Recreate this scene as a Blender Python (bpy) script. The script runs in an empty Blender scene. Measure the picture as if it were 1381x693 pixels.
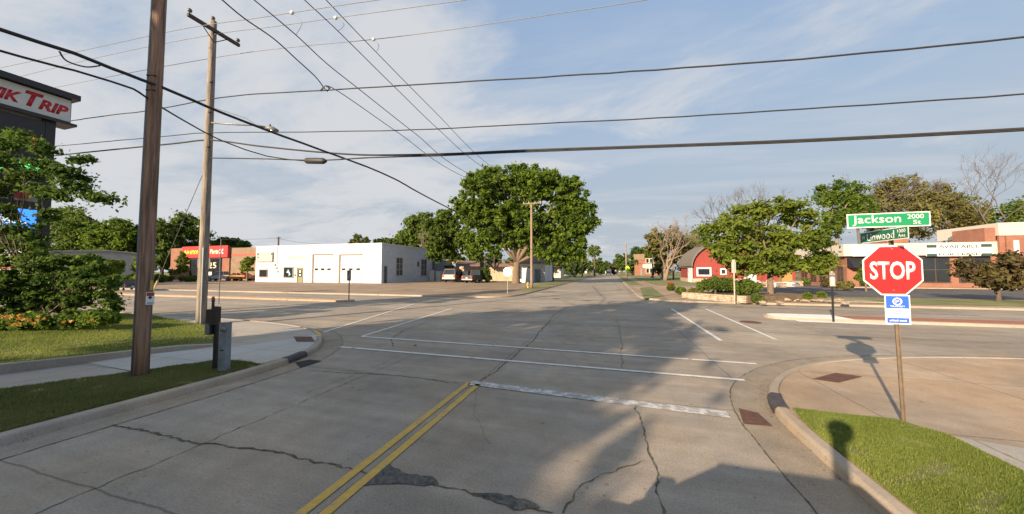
import bpy, bmesh, math, random
import numpy as np
from mathutils import Vector, Matrix, Euler
from mathutils.geometry import tessellate_polygon

# ------------------------------------------------------------------ camera, sky, sun, exposure
SC = bpy.context.scene
C = SC.collection
R = math.radians
CAM_H, YAW, PITCH = 2.5, R(16.6), math.atan(19.5 / 451.0)
cam_d = bpy.data.cameras.new("camera")
cam = bpy.data.objects.new("camera", cam_d)
C.objects.link(cam)
cam.location = (0, 0, CAM_H)
cam.rotation_euler = (R(90) + PITCH, 0, YAW)
cam_d.sensor_width = 36
cam_d.lens = 36 * 451.0 / 1381.0
cam_d.clip_start = 0.05
cam_d.clip_end = 5000
SC.camera = cam
SC.view_settings.view_transform = 'Standard'
SC.view_settings.look = 'None'
SC.view_settings.gamma = 1
SC.view_settings.use_curve_mapping = False
SC.view_settings.exposure = 1.05

SUN_EL = R(18.2)
SH = Vector((0.443, 0.896, 0)).normalized()          # the way shadows run on the ground
sun_dir = Vector((SH.x * math.cos(SUN_EL), SH.y * math.cos(SUN_EL), -math.sin(SUN_EL)))
sd = bpy.data.lights.new("sun", 'SUN')
sd.energy = 5.0
sd.angle = R(0.6)
sd.color = (1.0, 0.78, 0.54)
so = bpy.data.objects.new("sun", sd)
C.objects.link(so)
so.rotation_euler = sun_dir.to_track_quat('-Z', 'Y').to_euler()
so.location = (-20, -40, 40)

W = bpy.data.worlds.new("World")
SC.world = W
W.use_nodes = True
nt = W.node_tree
nt.nodes.clear()
def N(t, **k):
    n = nt.nodes.new(t)
    for a, v in k.items():
        setattr(n, a, v)
    return n
L = nt.links.new
out = N('ShaderNodeOutputWorld')
bg = N('ShaderNodeBackground')
bg.inputs[1].default_value = 0.108
sky = N('ShaderNodeTexSky', sky_type='NISHITA', sun_disc=False)
sky.sun_elevation = SUN_EL
sky.sun_rotation = math.atan2(-SH.x, -SH.y)
sky.air_density = 1.3
sky.dust_density = 2.0
sky.ozone_density = 1.0
tc = N('ShaderNodeTexCoord')
sep = N('ShaderNodeSeparateXYZ')
L(tc.outputs['Generated'], sep.inputs[0])
# flatten the direction on to a cloud layer: xy / (z + .12)
zz = N('ShaderNodeMath', operation='MAXIMUM'); L(sep.outputs['Z'], zz.inputs[0]); zz.inputs[1].default_value = 0.0
za = N('ShaderNodeMath', operation='ADD'); L(zz.outputs[0], za.inputs[0]); za.inputs[1].default_value = 0.16
dx = N('ShaderNodeMath', operation='DIVIDE'); L(sep.outputs['X'], dx.inputs[0]); L(za.outputs[0], dx.inputs[1])
dy = N('ShaderNodeMath', operation='DIVIDE'); L(sep.outputs['Y'], dy.inputs[0]); L(za.outputs[0], dy.inputs[1])
cb = N('ShaderNodeCombineXYZ'); L(dx.outputs[0], cb.inputs[0]); L(dy.outputs[0], cb.inputs[1])
mp = N('ShaderNodeMapping'); mp.inputs['Rotation'].default_value = (0, 0, R(25)); mp.inputs['Scale'].default_value = (0.75, 1.15, 1); mp.inputs['Location'].default_value = (3.1, 0.4, 0)
L(cb.outputs[0], mp.inputs[0])
n1 = N('ShaderNodeTexNoise'); n1.inputs['Scale'].default_value = 1.15; n1.inputs['Detail'].default_value = 8; n1.inputs['Roughness'].default_value = 0.62; n1.inputs['Distortion'].default_value = 0.35
L(mp.outputs[0], n1.inputs['Vector'])
# more cloud to the west (left), less in the clear patch north-east
bx = N('ShaderNodeMath', operation='MULTIPLY_ADD'); L(sep.outputs['X'], bx.inputs[0]); bx.inputs[1].default_value = -0.17; L(n1.outputs['Fac'], bx.inputs[2])
r1 = N('ShaderNodeMapRange', interpolation_type='SMOOTHSTEP'); L(bx.outputs[0], r1.inputs['Value'])
r1.inputs['From Min'].default_value = 0.44; r1.inputs['From Max'].default_value = 0.66; r1.inputs['To Max'].default_value = 0.95
# cirrus streaks, thin
mp2 = N('ShaderNodeMapping'); mp2.inputs['Rotation'].default_value = (0, 0, R(-62)); mp2.inputs['Scale'].default_value = (0.35, 1.9, 1)
L(cb.outputs[0], mp2.inputs[0])
n2 = N('ShaderNodeTexNoise'); n2.inputs['Scale'].default_value = 1.1; n2.inputs['Detail'].default_value = 7; n2.inputs['Roughness'].default_value = 0.6; n2.inputs['Distortion'].default_value = 0.5
L(mp2.outputs[0], n2.inputs['Vector'])
r2 = N('ShaderNodeMapRange', interpolation_type='SMOOTHSTEP'); L(n2.outputs['Fac'], r2.inputs['Value'])
r2.inputs['From Min'].default_value = 0.42; r2.inputs['From Max'].default_value = 0.75; r2.inputs['To Max'].default_value = 0.6
mx = N('ShaderNodeMath', operation='MAXIMUM'); L(r1.outputs[0], mx.inputs[0]); L(r2.outputs[0], mx.inputs[1])
# haze veil towards the horizon
hz = N('ShaderNodeMapRange', interpolation_type='SMOOTHSTEP'); L(sep.outputs['Z'], hz.inputs['Value'])
hz.inputs['From Min'].default_value = 0.0; hz.inputs['From Max'].default_value = 0.62; hz.inputs['To Min'].default_value = 0.95; hz.inputs['To Max'].default_value = 0.16
clear = N('ShaderNodeMix', data_type='RGBA'); clear.inputs[0].default_value = 0.80
L(sky.outputs[0], clear.inputs[6]); clear.inputs[7].default_value = (1.35, 2.0, 3.05, 1)
m1 = N('ShaderNodeMix', data_type='RGBA'); L(hz.outputs[0], m1.inputs[0]); L(clear.outputs[2], m1.inputs[6]); m1.inputs[7].default_value = (2.12, 2.36, 2.62, 1)
m2 = N('ShaderNodeMix', data_type='RGBA'); L(mx.outputs[0], m2.inputs[0]); L(m1.outputs[2], m2.inputs[6]); m2.inputs[7].default_value = (3.05, 3.12, 3.25, 1)
L(m2.outputs[2], bg.inputs[0])
L(bg.outputs[0], out.inputs[0])

# ------------------------------------------------------------------ measuring the place: camera rays meeting the ground or an upright plane
FPX = 451.0
_Rm = Euler((R(90) + PITCH, 0, YAW)).to_matrix()
def ray(px, py):
    return _Rm @ Vector(((px - 690.5) / FPX, -(py - 346.5) / FPX, -1))
def G(px, py, z=0.0):
    r = ray(px, py); t = (z - CAM_H) / r.z
    return Vector((r.x * t, r.y * t, z))
def atY(px, py, Y):
    r = ray(px, py); return r * (Y / r.y) + Vector((0, 0, CAM_H))
def atX(px, py, X):
    r = ray(px, py); return r * (X / r.x) + Vector((0, 0, CAM_H))
def atD(px, py, D):
    return ray(px, py) * D + Vector((0, 0, CAM_H))
def depth(p):
    f = _Rm @ Vector((0, 0, -1)); return (Vector(p) - Vector((0, 0, CAM_H))).dot(f)

# ------------------------------------------------------------------ materials
MATS = {}
def mat(name, col, rough=0.8, var=0.15, scale=4.0, bump=0.0, metal=0.0, stretch=(1, 1, 1), col2=None, detail=6, spec=0.5, bscale=None, coat=0.0):
    if name in MATS: return MATS[name]
    m = bpy.data.materials.new(name); m.use_nodes = True
    t = m.node_tree; nd = t.nodes; b = nd['Principled BSDF']
    b.inputs['Roughness'].default_value = rough; b.inputs['Metallic'].default_value = metal
    b.inputs['Specular IOR Level'].default_value = spec
    if coat: b.inputs['Coat Weight'].default_value = coat
    c = nd.new('ShaderNodeTexCoord'); mpn = nd.new('ShaderNodeMapping'); mpn.inputs['Scale'].default_value = stretch
    t.links.new(c.outputs['Object'], mpn.inputs[0])
    n = nd.new('ShaderNodeTexNoise'); n.inputs['Scale'].default_value = scale; n.inputs['Detail'].default_value = detail; n.inputs['Roughness'].default_value = 0.6
    t.links.new(mpn.outputs[0], n.inputs['Vector'])
    mr = nd.new('ShaderNodeMapRange'); mr.inputs['From Min'].default_value = 0.3; mr.inputs['From Max'].default_value = 0.7
    t.links.new(n.outputs['Fac'], mr.inputs['Value'])
    x = nd.new('ShaderNodeMix'); x.data_type = 'RGBA'
    t.links.new(mr.outputs[0], x.inputs[0])
    lo = [max(0, v * (1 - var)) for v in col]; hi = [min(1, v * (1 + var)) for v in (col2 or col)]
    x.inputs[6].default_value = (*lo, 1); x.inputs[7].default_value = (*hi, 1)
    t.links.new(x.outputs[2], b.inputs['Base Color'])
    if bump:
        bn = nd.new('ShaderNodeTexNoise'); bn.inputs['Scale'].default_value = bscale or scale * 6; bn.inputs['Detail'].default_value = 5
        t.links.new(mpn.outputs[0], bn.inputs['Vector'])
        bp = nd.new('ShaderNodeBump'); bp.inputs['Strength'].default_value = bump; bp.inputs['Distance'].default_value = 0.02
        t.links.new(bn.outputs['Fac'], bp.inputs['Height']); t.links.new(bp.outputs[0], b.inputs['Normal'])
    MATS[name] = m
    return m

def concrete_mat(name, col, stain=0.35, streak=None, joint=None, speck=0.12, warm=(1.1, 0.98, 0.84), worn=1.0):
    """weathered concrete: broad stains, fine aggregate, drips/streaks along an axis, saw-cut joints"""
    m = bpy.data.materials.new(name); m.use_nodes = True
    t = m.node_tree; nd = t.nodes; k = t.links.new; b = nd['Principled BSDF']
    b.inputs['Roughness'].default_value = 0.88; b.inputs['Specular IOR Level'].default_value = 0.3
    c = nd.new('ShaderNodeTexCoord')
    def noise(scale, detail=6, st=(1, 1, 1), rough=0.6, dist=0.0):
        q = nd.new('ShaderNodeMapping'); q.inputs['Scale'].default_value = st; k(c.outputs['Object'], q.inputs[0])
        n = nd.new('ShaderNodeTexNoise'); n.inputs['Scale'].default_value = scale; n.inputs['Detail'].default_value = detail
        n.inputs['Roughness'].default_value = rough; n.inputs['Distortion'].default_value = dist
        k(q.outputs[0], n.inputs['Vector']); return n.outputs['Fac']
    def rng(f, a, bb, lo, hi):
        r = nd.new('ShaderNodeMapRange'); k(f, r.inputs['Value'])
        for i, v in zip(('From Min', 'From Max', 'To Min', 'To Max'), (a, bb, lo, hi)): r.inputs[i].default_value = v
        return r.outputs[0]
    def mul(a, bb):
        r = nd.new('ShaderNodeMath'); r.operation = 'MULTIPLY'; k(a, r.inputs[0])
        if isinstance(bb, float): r.inputs[1].default_value = bb
        else: k(bb, r.inputs[1])
        return r.outputs[0]
    f = rng(noise(0.22, 5, dist=0.6), 0.3, 0.7, 1 - stain * 0.5, 1 + stain * 0.5)
    f = mul(f, rng(noise(2.3, 7), 0.3, 0.7, 1 - stain * 0.3, 1 + stain * 0.22))
    f = mul(f, rng(noise(38, 4), 0.3, 0.7, 1 - speck, 1 + speck))
    f = mul(f, rng(noise(170, 2), 0.3, 0.75, 1 - speck * 1.2, 1 + speck))
    dots = rng(noise(7.5, 2, rough=0.4), 0.71, 0.74, 1.0, 0.72)
    f = mul(f, dots)
    if streak:
        f = mul(f, rng(noise(1.0, 7, streak, 0.65, 0.2), 0.3, 0.7, 0.86, 1.12))
        f = mul(f, rng(noise(0.35, 3, streak, 0.5), 0.35, 0.65, 0.92, 1.07))
    if joint:
        sp = nd.new('ShaderNodeSeparateXYZ'); k(c.outputs['Object'], sp.inputs[0])
        for ax, (per, off) in zip(('X', 'Y'), joint):
            if not per: continue
            a = nd.new('ShaderNodeMath'); a.operation = 'ADD'; k(sp.outputs[ax], a.inputs[0]); a.inputs[1].default_value = 1000 * per - off
            w = nd.new('ShaderNodeMath'); w.operation = 'ADD'; k(a.outputs[0], w.inputs[0])
            k(rng(noise(1.6, 4), 0.3, 0.7, -0.02, 0.02), w.inputs[1])
            md = nd.new('ShaderNodeMath'); md.operation = 'PINGPONG'; k(w.outputs[0], md.inputs[0]); md.inputs[1].default_value = per / 2
            f = mul(f, rng(md.outputs[0], 0.006, 0.02, 0.55, 1.0))
    col_n = nd.new('ShaderNodeMix'); col_n.data_type = 'RGBA'
    k(rng(noise(0.5, 4), 0.35, 0.65, 0, 1), col_n.inputs[0])
    col_n.inputs[6].default_value = (*col, 1); col_n.inputs[7].default_value = (col[0] * warm[0], col[1] * warm[1], col[2] * warm[2], 1)
    vm = nd.new('ShaderNodeVectorMath'); vm.operation = 'SCALE'; k(col_n.outputs[2], vm.inputs[0]); k(f, vm.inputs['Scale'])
    k(vm.outputs[0], b.inputs['Base Color'])
    bp = nd.new('ShaderNodeBump'); bp.inputs['Strength'].default_value = 0.25; bp.inputs['Distance'].default_value = 0.01
    k(noise(60, 4), bp.inputs['Height']); k(bp.outputs[0], b.inputs['Normal'])
    MATS[name] = m
    return m

def brick_mat(name, c1, c2, mortar, scale=1.0):
    m = bpy.data.materials.new(name); m.use_nodes = True
    t = m.node_tree; nd = t.nodes; k = t.links.new; b = nd['Principled BSDF']; b.inputs['Roughness'].default_value = 0.9
    c = nd.new('ShaderNodeTexCoord'); s = nd.new('ShaderNodeSeparateXYZ'); k(c.outputs['Object'], s.inputs[0])
    a = nd.new('ShaderNodeMath'); a.operation = 'ADD'; k(s.outputs['X'], a.inputs[0]); k(s.outputs['Y'], a.inputs[1])
    cc = nd.new('ShaderNodeCombineXYZ'); k(a.outputs[0], cc.inputs[0]); k(s.outputs['Z'], cc.inputs[1])
    br = nd.new('ShaderNodeTexBrick'); k(cc.outputs[0], br.inputs['Vector'])
    br.inputs['Color1'].default_value = (*c1, 1); br.inputs['Color2'].default_value = (*c2, 1); br.inputs['Mortar'].default_value = (*mortar, 1)
    br.inputs['Scale'].default_value = scale; br.inputs['Brick Width'].default_value = 0.24; br.inputs['Row Height'].default_value = 0.08; br.inputs['Mortar Size'].default_value = 0.01
    n = nd.new('ShaderNodeTexNoise'); n.inputs['Scale'].default_value = 0.8; n.inputs['Detail'].default_value = 6; k(c.outputs['Object'], n.inputs['Vector'])
    r = nd.new('ShaderNodeMapRange'); k(n.outputs['Fac'], r.inputs['Value']); r.inputs['From Min'].default_value = 0.3; r.inputs['From Max'].default_value = 0.7; r.inputs['To Min'].default_value = 0.82; r.inputs['To Max'].default_value = 1.12
    v = nd.new('ShaderNodeVectorMath'); v.operation = 'SCALE'; k(br.outputs['Color'], v.inputs[0]); k(r.outputs[0], v.inputs['Scale']); k(v.outputs[0], b.inputs['Base Color'])
    MATS[name] = m
    return m

def leaf_mat(name, dark, light, trans=0.35):
    """leaf tone differs from leaf to leaf and cluster to cluster through a stored 'tone' value"""
    m = bpy.data.materials.new(name); m.use_nodes = True
    t = m.node_tree; nd = t.nodes; k = t.links.new
    b = nd['Principled BSDF']; b.inputs['Roughness'].default_value = 0.75; b.inputs['Specular IOR Level'].default_value = 0.15
    at = nd.new('ShaderNodeAttribute'); at.attribute_name = 'tone'
    x = nd.new('ShaderNodeMix'); x.data_type = 'RGBA'; k(at.outputs['Fac'], x.inputs[0])
    x.inputs[6].default_value = (*dark, 1); x.inputs[7].default_value = (*light, 1)
    k(x.outputs[2], b.inputs['Base Color'])
    tr = nd.new('ShaderNodeBsdfTranslucent'); k(x.outputs[2], tr.inputs['Color'])
    ms = nd.new('ShaderNodeMixShader'); ms.inputs[0].default_value = trans
    k(b.outputs[0], ms.inputs[1]); k(tr.outputs[0], ms.inputs[2])
    k(ms.outputs[0], nd['Material Output'].inputs['Surface'])
    MATS[name] = m
    return m

def emit_mat(name, col, e):
    m = bpy.data.materials.new(name); m.use_nodes = True
    b = m.node_tree.nodes['Principled BSDF']; b.inputs['Base Color'].default_value = (*[v * 0.2 for v in col], 1)
    b.inputs['Emission Color'].default_value = (*col, 1); b.inputs['Emission Strength'].default_value = e
    MATS[name] = m
    return m

# ------------------------------------------------------------------ object helpers
def tag(o, label=None, cat=None, group=None, kind=None):
    if label: o['label'] = label
    if cat: o['category'] = cat
    if group: o['group'] = group
    if kind: o['kind'] = kind
    return o
def link(name, me, m=None, parent=None):
    o = bpy.data.objects.new(name, me); C.objects.link(o)
    if m is not None: me.materials.append(m)
    if parent is not None: o.parent = parent
    return o
def empty(name, loc, rz=0.0, label=None, cat=None, group=None):
    o = bpy.data.objects.new(name, None); C.objects.link(o)
    o.location = loc; o.rotation_euler = (0, 0, rz); o.empty_display_size = 0.3
    return tag(o, label, cat, group)
def copy_tree(o, parent=None):
    c = o.copy(); C.objects.link(c)
    if parent is not None: c.parent = parent
    for ch in list(o.children): copy_tree(ch, c)
    return c

class Fr:
    """frame along a wall: u runs along it, d stands out of it, z is up"""
    def __init__(s, o, u, d): s.o = Vector((o[0], o[1], 0)); s.u = Vector((*u, 0)).normalized(); s.d = Vector((*d, 0)).normalized()
    def __call__(s, u, d, z): return s.o + s.u * u + s.d * d + Vector((0, 0, z))
WORLD = Fr((0, 0), (1, 0), (0, 1))

class MB:
    def __init__(s): s.bm = bmesh.new()
    def box(s, u0, u1, d0, d1, z0, z1, F=WORLD, bev=0.0):
        q = [s.bm.verts.new(F(u, d, z)) for z in (z0, z1) for u, d in ((u0, d0), (u1, d0), (u1, d1), (u0, d1))]
        fs = [s.bm.faces.new([q[i] for i in f]) for f in ((0, 3, 2, 1), (4, 5, 6, 7), (0, 1, 5, 4), (1, 2, 6, 5), (2, 3, 7, 6), (3, 0, 4, 7))]
        if bev > 0:
            es = {e for f in fs for e in f.edges}
            bmesh.ops.bevel(s.bm, geom=list(es), offset=bev, segments=2, affect='EDGES', profile=0.6)
        return s
    def poly(s, pts):
        s.bm.faces.new([s.bm.verts.new(p) for p in pts]); return s
    def sheet(s, pts):
        vs = [s.bm.verts.new(p) for p in pts]
        for t in tessellate_polygon([[Vector(p) for p in pts]]):
            f = s.bm.faces.new([vs[i] for i in t])
            f.normal_update()
            if f.normal.z < 0: f.normal_flip()
        return s
    def prism(s, pts, h):
        """solid from a ground outline: pts (with own z) up to z+h"""
        n = len(pts); a = [s.bm.verts.new(p) for p in pts]; b = [s.bm.verts.new(Vector(p) + Vector((0, 0, h))) for p in pts]
        for t in tessellate_polygon([[Vector(p) for p in pts]]):
            s.bm.faces.new([b[i] for i in t])
            s.bm.faces.new([a[i] for i in reversed(t)])
        for i in range(n):
            j = (i + 1) % n; s.bm.faces.new([a[i], a[j], b[j], b[i]])
        return s
    def extr(s, prof, F, u0, u1):
        """profile (d, z) swept along u"""
        a = [s.bm.verts.new(F(u0, d, z)) for d, z in prof]; b = [s.bm.verts.new(F(u1, d, z)) for d, z in prof]
        n = len(prof)
        s.bm.faces.new(a); s.bm.faces.new(list(reversed(b)))
        for i in range(n):
            j = (i + 1) % n; s.bm.faces.new([a[i], b[i], b[j], a[j]])
        return s
    def tube(s, pts, rad, n=8, cap=True):
        pts = [Vector(p) for p in pts]
        if not hasattr(rad, '__len__'): rad = [rad] * len(pts)
        rings = []; up = Vector((0, 0, 1))
        for i, p in enumerate(pts):
            t = (pts[min(i + 1, len(pts) - 1)] - pts[max(i - 1, 0)])
            t = t.normalized() if t.length > 1e-9 else Vector((0, 0, 1))
            a = t.cross(up)
            if a.length < 0.1: a = t.cross(Vector((1, 0, 0)))
            a.normalize(); b = a.cross(t)
            rings.append([s.bm.verts.new(p + (a * math.cos(w) + b * math.sin(w)) * rad[i]) for w in [2 * math.pi * q / n for q in range(n)]])
        for r0, r1 in zip(rings, rings[1:]):
            for q in range(n): s.bm.faces.new([r0[q], r0[(q + 1) % n], r1[(q + 1) % n], r1[q]])
        if cap:
            s.bm.faces.new(rings[0]); s.bm.faces.new(rings[-1])
        return s
    def disc(s, c, axis, r, th, n=24, r2=None):
        axis = Vector(axis).normalized(); return s.tube([Vector(c) - axis * th / 2, Vector(c) + axis * th / 2], [r, r2 or r], n)
    def build(s, name, m, parent=None, smooth=False, fix=True):
        if fix: bmesh.ops.recalc_face_normals(s.bm, faces=s.bm.faces)
        me = bpy.data.meshes.new(name); s.bm.to_mesh(me); s.bm.free()
        if smooth: me.polygons.foreach_set('use_smooth', [True] * len(me.polygons))
        return link(name, me, m, parent)

def text(s, F, u0, u1, z0, z1, d, name, m, parent, th=0.004, bold=0.0, shear=0.0):
    """lettering fitted into the rectangle u0..u1, z0..z1 on a wall frame"""
    cu = bpy.data.curves.new('lettering', 'FONT'); cu.body = s; cu.offset = bold; cu.shear = shear; cu.resolution_u = 3
    tmp = bpy.data.objects.new('tmp', cu); C.objects.link(tmp)
    bpy.context.view_layer.update()
    me = bpy.data.meshes.new_from_object(tmp)
    bpy.data.objects.remove(tmp); bpy.data.curves.remove(cu)
    n = len(me.vertices); co = np.empty(n * 3); me.vertices.foreach_get('co', co); co = co.reshape(-1, 3)
    lo = co.min(0); hi = co.max(0); sc = (hi - lo); sc[sc == 0] = 1
    for i, v in enumerate(me.vertices):
        v.co = F(u0 + (co[i, 0] - lo[0]) / sc[0] * (u1 - u0), d, z0 + (co[i, 1] - lo[1]) / sc[1] * (z1 - z0))
    bm = bmesh.new(); bm.from_mesh(me)
    g = bmesh.ops.extrude_face_region(bm, geom=list(bm.faces))
    nv = [e for e in g['geom'] if isinstance(e, bmesh.types.BMVert)]
    bmesh.ops.translate(bm, verts=nv, vec=F.d * th)
    bmesh.ops.recalc_face_normals(bm, faces=bm.faces)
    bm.to_mesh(me); bm.free()
    me.materials.clear()
    return link(name, me, m, parent)

# ------------------------------------------------------------------ foliage
def leaf_mesh(cl, per, size, rng, flat=0.8, up=0.35, aspect=0.55, droop=0.0):
    """cl: rows x,y,z,r,tone. returns a mesh of small bent leaves spread through each cluster"""
    cl = np.asarray(cl, float); k = len(cl); n = k * per
    c = np.repeat(cl, per, 0)
    u = rng.normal(size=(n, 3)); u /= np.linalg.norm(u, axis=1)[:, None]
    rr = c[:, 3:4] * np.minimum(np.abs(rng.normal(size=(n, 1))) * 0.62 + 0.12, 1.9)
    st = rng.uniform(0.65, 1.5, size=(k, 3)); st[:, 2] = st[:, 2] * 0.5 + 0.4; rr = rr * np.repeat(st, per, 0)
    pos = c[:, :3] + u * rr * np.array([1, 1, flat])
    nor = u * 0.9 + rng.normal(size=(n, 3)) * 0.55 + np.array([0, 0, up]); nor /= np.linalg.norm(nor, axis=1)[:, None]
    t = rng.normal(size=(n, 3)); t[:, 2] -= droop; t -= nor * (t * nor).sum(1)[:, None]; t /= np.linalg.norm(t, axis=1)[:, None]
    b = np.cross(nor, t); s = size * (0.6 + 0.8 * rng.random((n, 1)))
    w = s * aspect
    v = np.empty((n, 4, 3))
    v[:, 0] = pos - t * s; v[:, 1] = pos + b * w - nor * s * 0.12; v[:, 2] = pos + t * s; v[:, 3] = pos - b * w - nor * s * 0.12
    me = bpy.data.meshes.new('leaves')
    me.vertices.add(n * 4); me.vertices.foreach_set('co', v.ravel())
    me.loops.add(n * 4); me.loops.foreach_set('vertex_index', np.arange(n * 4, dtype=np.int32))
    me.polygons.add(n); me.polygons.foreach_set('loop_start', np.arange(0, n * 4, 4, dtype=np.int32))
    me.update(calc_edges=True)
    a = me.attributes.new('tone', 'FLOAT', 'FACE')
    tone = np.clip(c[:, 4] + rng.normal(size=n) * 0.16, 0, 1)
    a.data.foreach_set('value', tone.astype(np.float32))
    return me

def limb(mb, a, b, r0, r1, rng, bend=0.08, seg=5, n=7):
    a = Vector(a); b = Vector(b); ln = (b - a).length; pts = []; rs = []
    off = Vector(rng.normal(size=3)) * ln * bend
    for i in range(seg + 1):
        t = i / seg; pts.append(a.lerp(b, t) + off * math.sin(math.pi * t) + Vector(rng.normal(size=3)) * ln * bend * 0.15 * (0 < i < seg)); rs.append(r0 + (r1 - r0) * t)
    mb.tube(pts, rs, n); return pts

def tree(name, label, base, blobs, trunk_r, leafm, barkm, fork=None, px=True, per=60, dens=1.0, leaf=0.2, seed=1, flat=0.8, clr=0.34, cat='tree', group=None, limbs=6, stems=1, depthk=0.8, up=0.35, tone=0.5, tonev=0.22, droop=0.0, D=None):
    """blobs: (px, py, r_px[, ry_px]) measured on the plane through the trunk, or local (x, y, z, r, rz) when px=False"""
    rng = np.random.default_rng(seed)
    base = Vector(base); D = D or depth(base)
    root = empty(name, base, 0, label, cat, group)
    if px:
        s = D / FPX; B = []
        fw = _Rm @ Vector((0, 0, -1))
        for i, bb in enumerate(blobs):
            p = atD(bb[0], bb[1], D); r = bb[2] * s; rz = (bb[3] if len(bb) > 3 else bb[2]) * s
            p = p + Vector((fw.x, fw.y, 0)) * rng.uniform(-0.35, 0.35) * r
            B.append((*(p - base), r, rz))
    else: B = blobs
    cl = []
    mind = min(b[3] for b in B)
    cr0 = clr * float(np.median([b[3] for b in B]))
    for (x, y, z, r, rz) in B:
        k = max(5, int(dens * 6.0 * (r * r * rz) ** (2 / 3) / (cr0 * cr0) * 0.55))
        bt = rng.normal() * 0.08
        for _ in range(k):
            u = rng.normal(size=3); u /= np.linalg.norm(u); q = 0.35 + 0.62 * rng.random() ** 0.6
            rr = cr0 * rng.uniform(0.4, 1.35)
            zc = z + u[2] * q * rz
            if zc + base.z < 0.12: zc = 0.15 - base.z + 0.2 * rz
            cl.append((x + u[0] * q * r, y + u[1] * q * r * depthk, zc, rr, tone + bt + rng.normal() * tonev))
    me = leaf_mesh(cl, per, leaf, rng, flat, up, droop=droop)
    link('crown', me, leafm, root)
    mb = MB()
    zmin = min(b[2] - b[4] for b in B); cx = sum(b[0] for b in B) / len(B); cy = sum(b[1] for b in B) / len(B)
    fk = fork if fork else max(0.5, zmin + 0.1 * (max(b[2] for b in B) - zmin))
    for q in range(stems):
        o = Vector((rng.uniform(-1, 1), rng.uniform(-1, 1), 0)) * trunk_r * (1.6 if stems > 1 else 0)
        fp = Vector((cx * 0.12, cy * 0.12, fk)) + o * 2
        mb.tube([o + Vector((0, 0, -0.1)), o + Vector((0, 0, fk * 0.08)), o + Vector((fp.x * 0.3, fp.y * 0.3, fk * 0.5)), fp], [trunk_r * 1.5, trunk_r * 1.12, trunk_r * 0.95, trunk_r * 0.85], 10)
        order = sorted(range(len(B)), key=lambda i: -B[i][3])[:max(limbs, 1)]
        for i in order:
            b = B[i]; tgt = Vector((b[0], b[1], b[2] + b[4] * 0.15))
            pts = limb(mb, fp, tgt, trunk_r * 0.52, trunk_r * 0.16, rng, 0.07)
            for _ in range(5):
                u = rng.normal(size=3); u /= np.linalg.norm(u); st = pts[rng.integers(2, len(pts))]
                limb(mb, st, Vector((b[0] + u[0] * b[3] * 0.8, b[1] + u[1] * b[3] * 0.7, b[2] + abs(u[2]) * b[4] * 0.7)), trunk_r * 0.16, trunk_r * 0.03, rng, 0.09, 4, 5)
    mb.build('trunk', barkm, root, smooth=True)
    return root

def bare(name, label, base, top, spread, r, barkm, seed=1, gens=5, stems=1, group=None, fork=0.3, vine=None):
    rng = np.random.default_rng(seed); root = empty(name, base, 0, label, 'tree', group); mb = MB()
    tw = MB()
    def grow(p, d, ln, rad, g):
        q = p + d * ln
        m = (p + q) / 2 + Vector(rng.normal(size=3)) * ln * 0.07
        (mb if g > 1 else tw).tube([p, m, q], [rad, rad * 0.85, rad * 0.7], 6 if g > 2 else 4, cap=False)
        if g == 0: return
        for _ in range(2 if g > 2 else 3):
            dd = d + Vector(rng.normal(size=3)) * spread + Vector((0, 0, 0.25))
            dd.z = max(dd.z, -0.05 if g < 3 else 0.2); dd.normalize()
            st = m.lerp(q, rng.uniform(0.3, 1.0)) if _ else q
            grow(st, dd, ln * rng.uniform(0.66, 0.9), rad * 0.62, g - 1)
    h0 = top * fork
    for s_ in range(stems):
        d = Vector((rng.normal() * 0.22 * (stems > 1), rng.normal() * 0.15, 1)).normalized()
        mb.tube([Vector((0, 0, -0.1)), d * h0 * 0.5, d * h0], [r * 1.3, r, r * 0.9], 8)
        for _ in range(3): grow(d * h0, (d + Vector((*rng.normal(size=2), 0)) * spread * 0.9).normalized(), (top - h0) * 0.30, r * 0.6, gens)
    mb.build('trunk', barkm, root, smooth=True); tw.build('crown', barkm, root, fix=False)
    return root
# ------------------------------------------------------------------ materials of the place
ROAD = concrete_mat('road_concrete', (0.305, 0.272, 0.232), stain=0.42, speck=0.2, warm=(1.05, 0.98, 0.88), streak=(0.25, 2.6, 1), joint=((5.6, -2.93), (4.6, 7.02)))
ROADN = ROAD
LOT = concrete_mat('lot_paving', (0.285, 0.225, 0.17), stain=0.5, streak=(0.2, 1.2, 1), joint=((6, 1.0), (6, 2.0)), speck=0.18)
WALK = concrete_mat('sidewalk_concrete', (0.36, 0.345, 0.32), stain=0.22, joint=((1.55, 0.2), (1.55, 0.5)))
WALKTAN = concrete_mat('apron_concrete', (0.36, 0.29, 0.22), stain=0.45, streak=(0.6, 0.9, 1), joint=((3.1, 1.1), (3.1, 0.4)), speck=0.16)
KERB = concrete_mat('kerb_concrete', (0.33, 0.30, 0.26), stain=0.4)
GUT = concrete_mat('gutter_concrete', (0.27, 0.24, 0.20), stain=0.55, speck=0.2)
ASPH = concrete_mat('asphalt', (0.095, 0.095, 0.10), stain=0.5, speck=0.25, warm=(1.15, 1.05, 0.95))
BRICKPAVE = mat('brick_paving', (0.30, 0.12, 0.075), 0.9, 0.25, 6)
CRACK = mat('crack_dark', (0.045, 0.042, 0.032), 1.0, 0.5, 9, col2=(0.10, 0.095, 0.06))
PATCH = mat('asphalt_patch', (0.095, 0.092, 0.085), 1.0, 0.6, 14, bump=0.6)
GRASSG = mat('grass_ground', (0.10, 0.12, 0.035), 1.0, 0.35, 1.6, col2=(0.19, 0.17, 0.07), bump=0.5, bscale=30)
GRASSF = mat('grass_far', (0.10, 0.14, 0.035), 1.0, 0.35, 0.35, col2=(0.17, 0.17, 0.06), bump=0.3, bscale=8)
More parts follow.
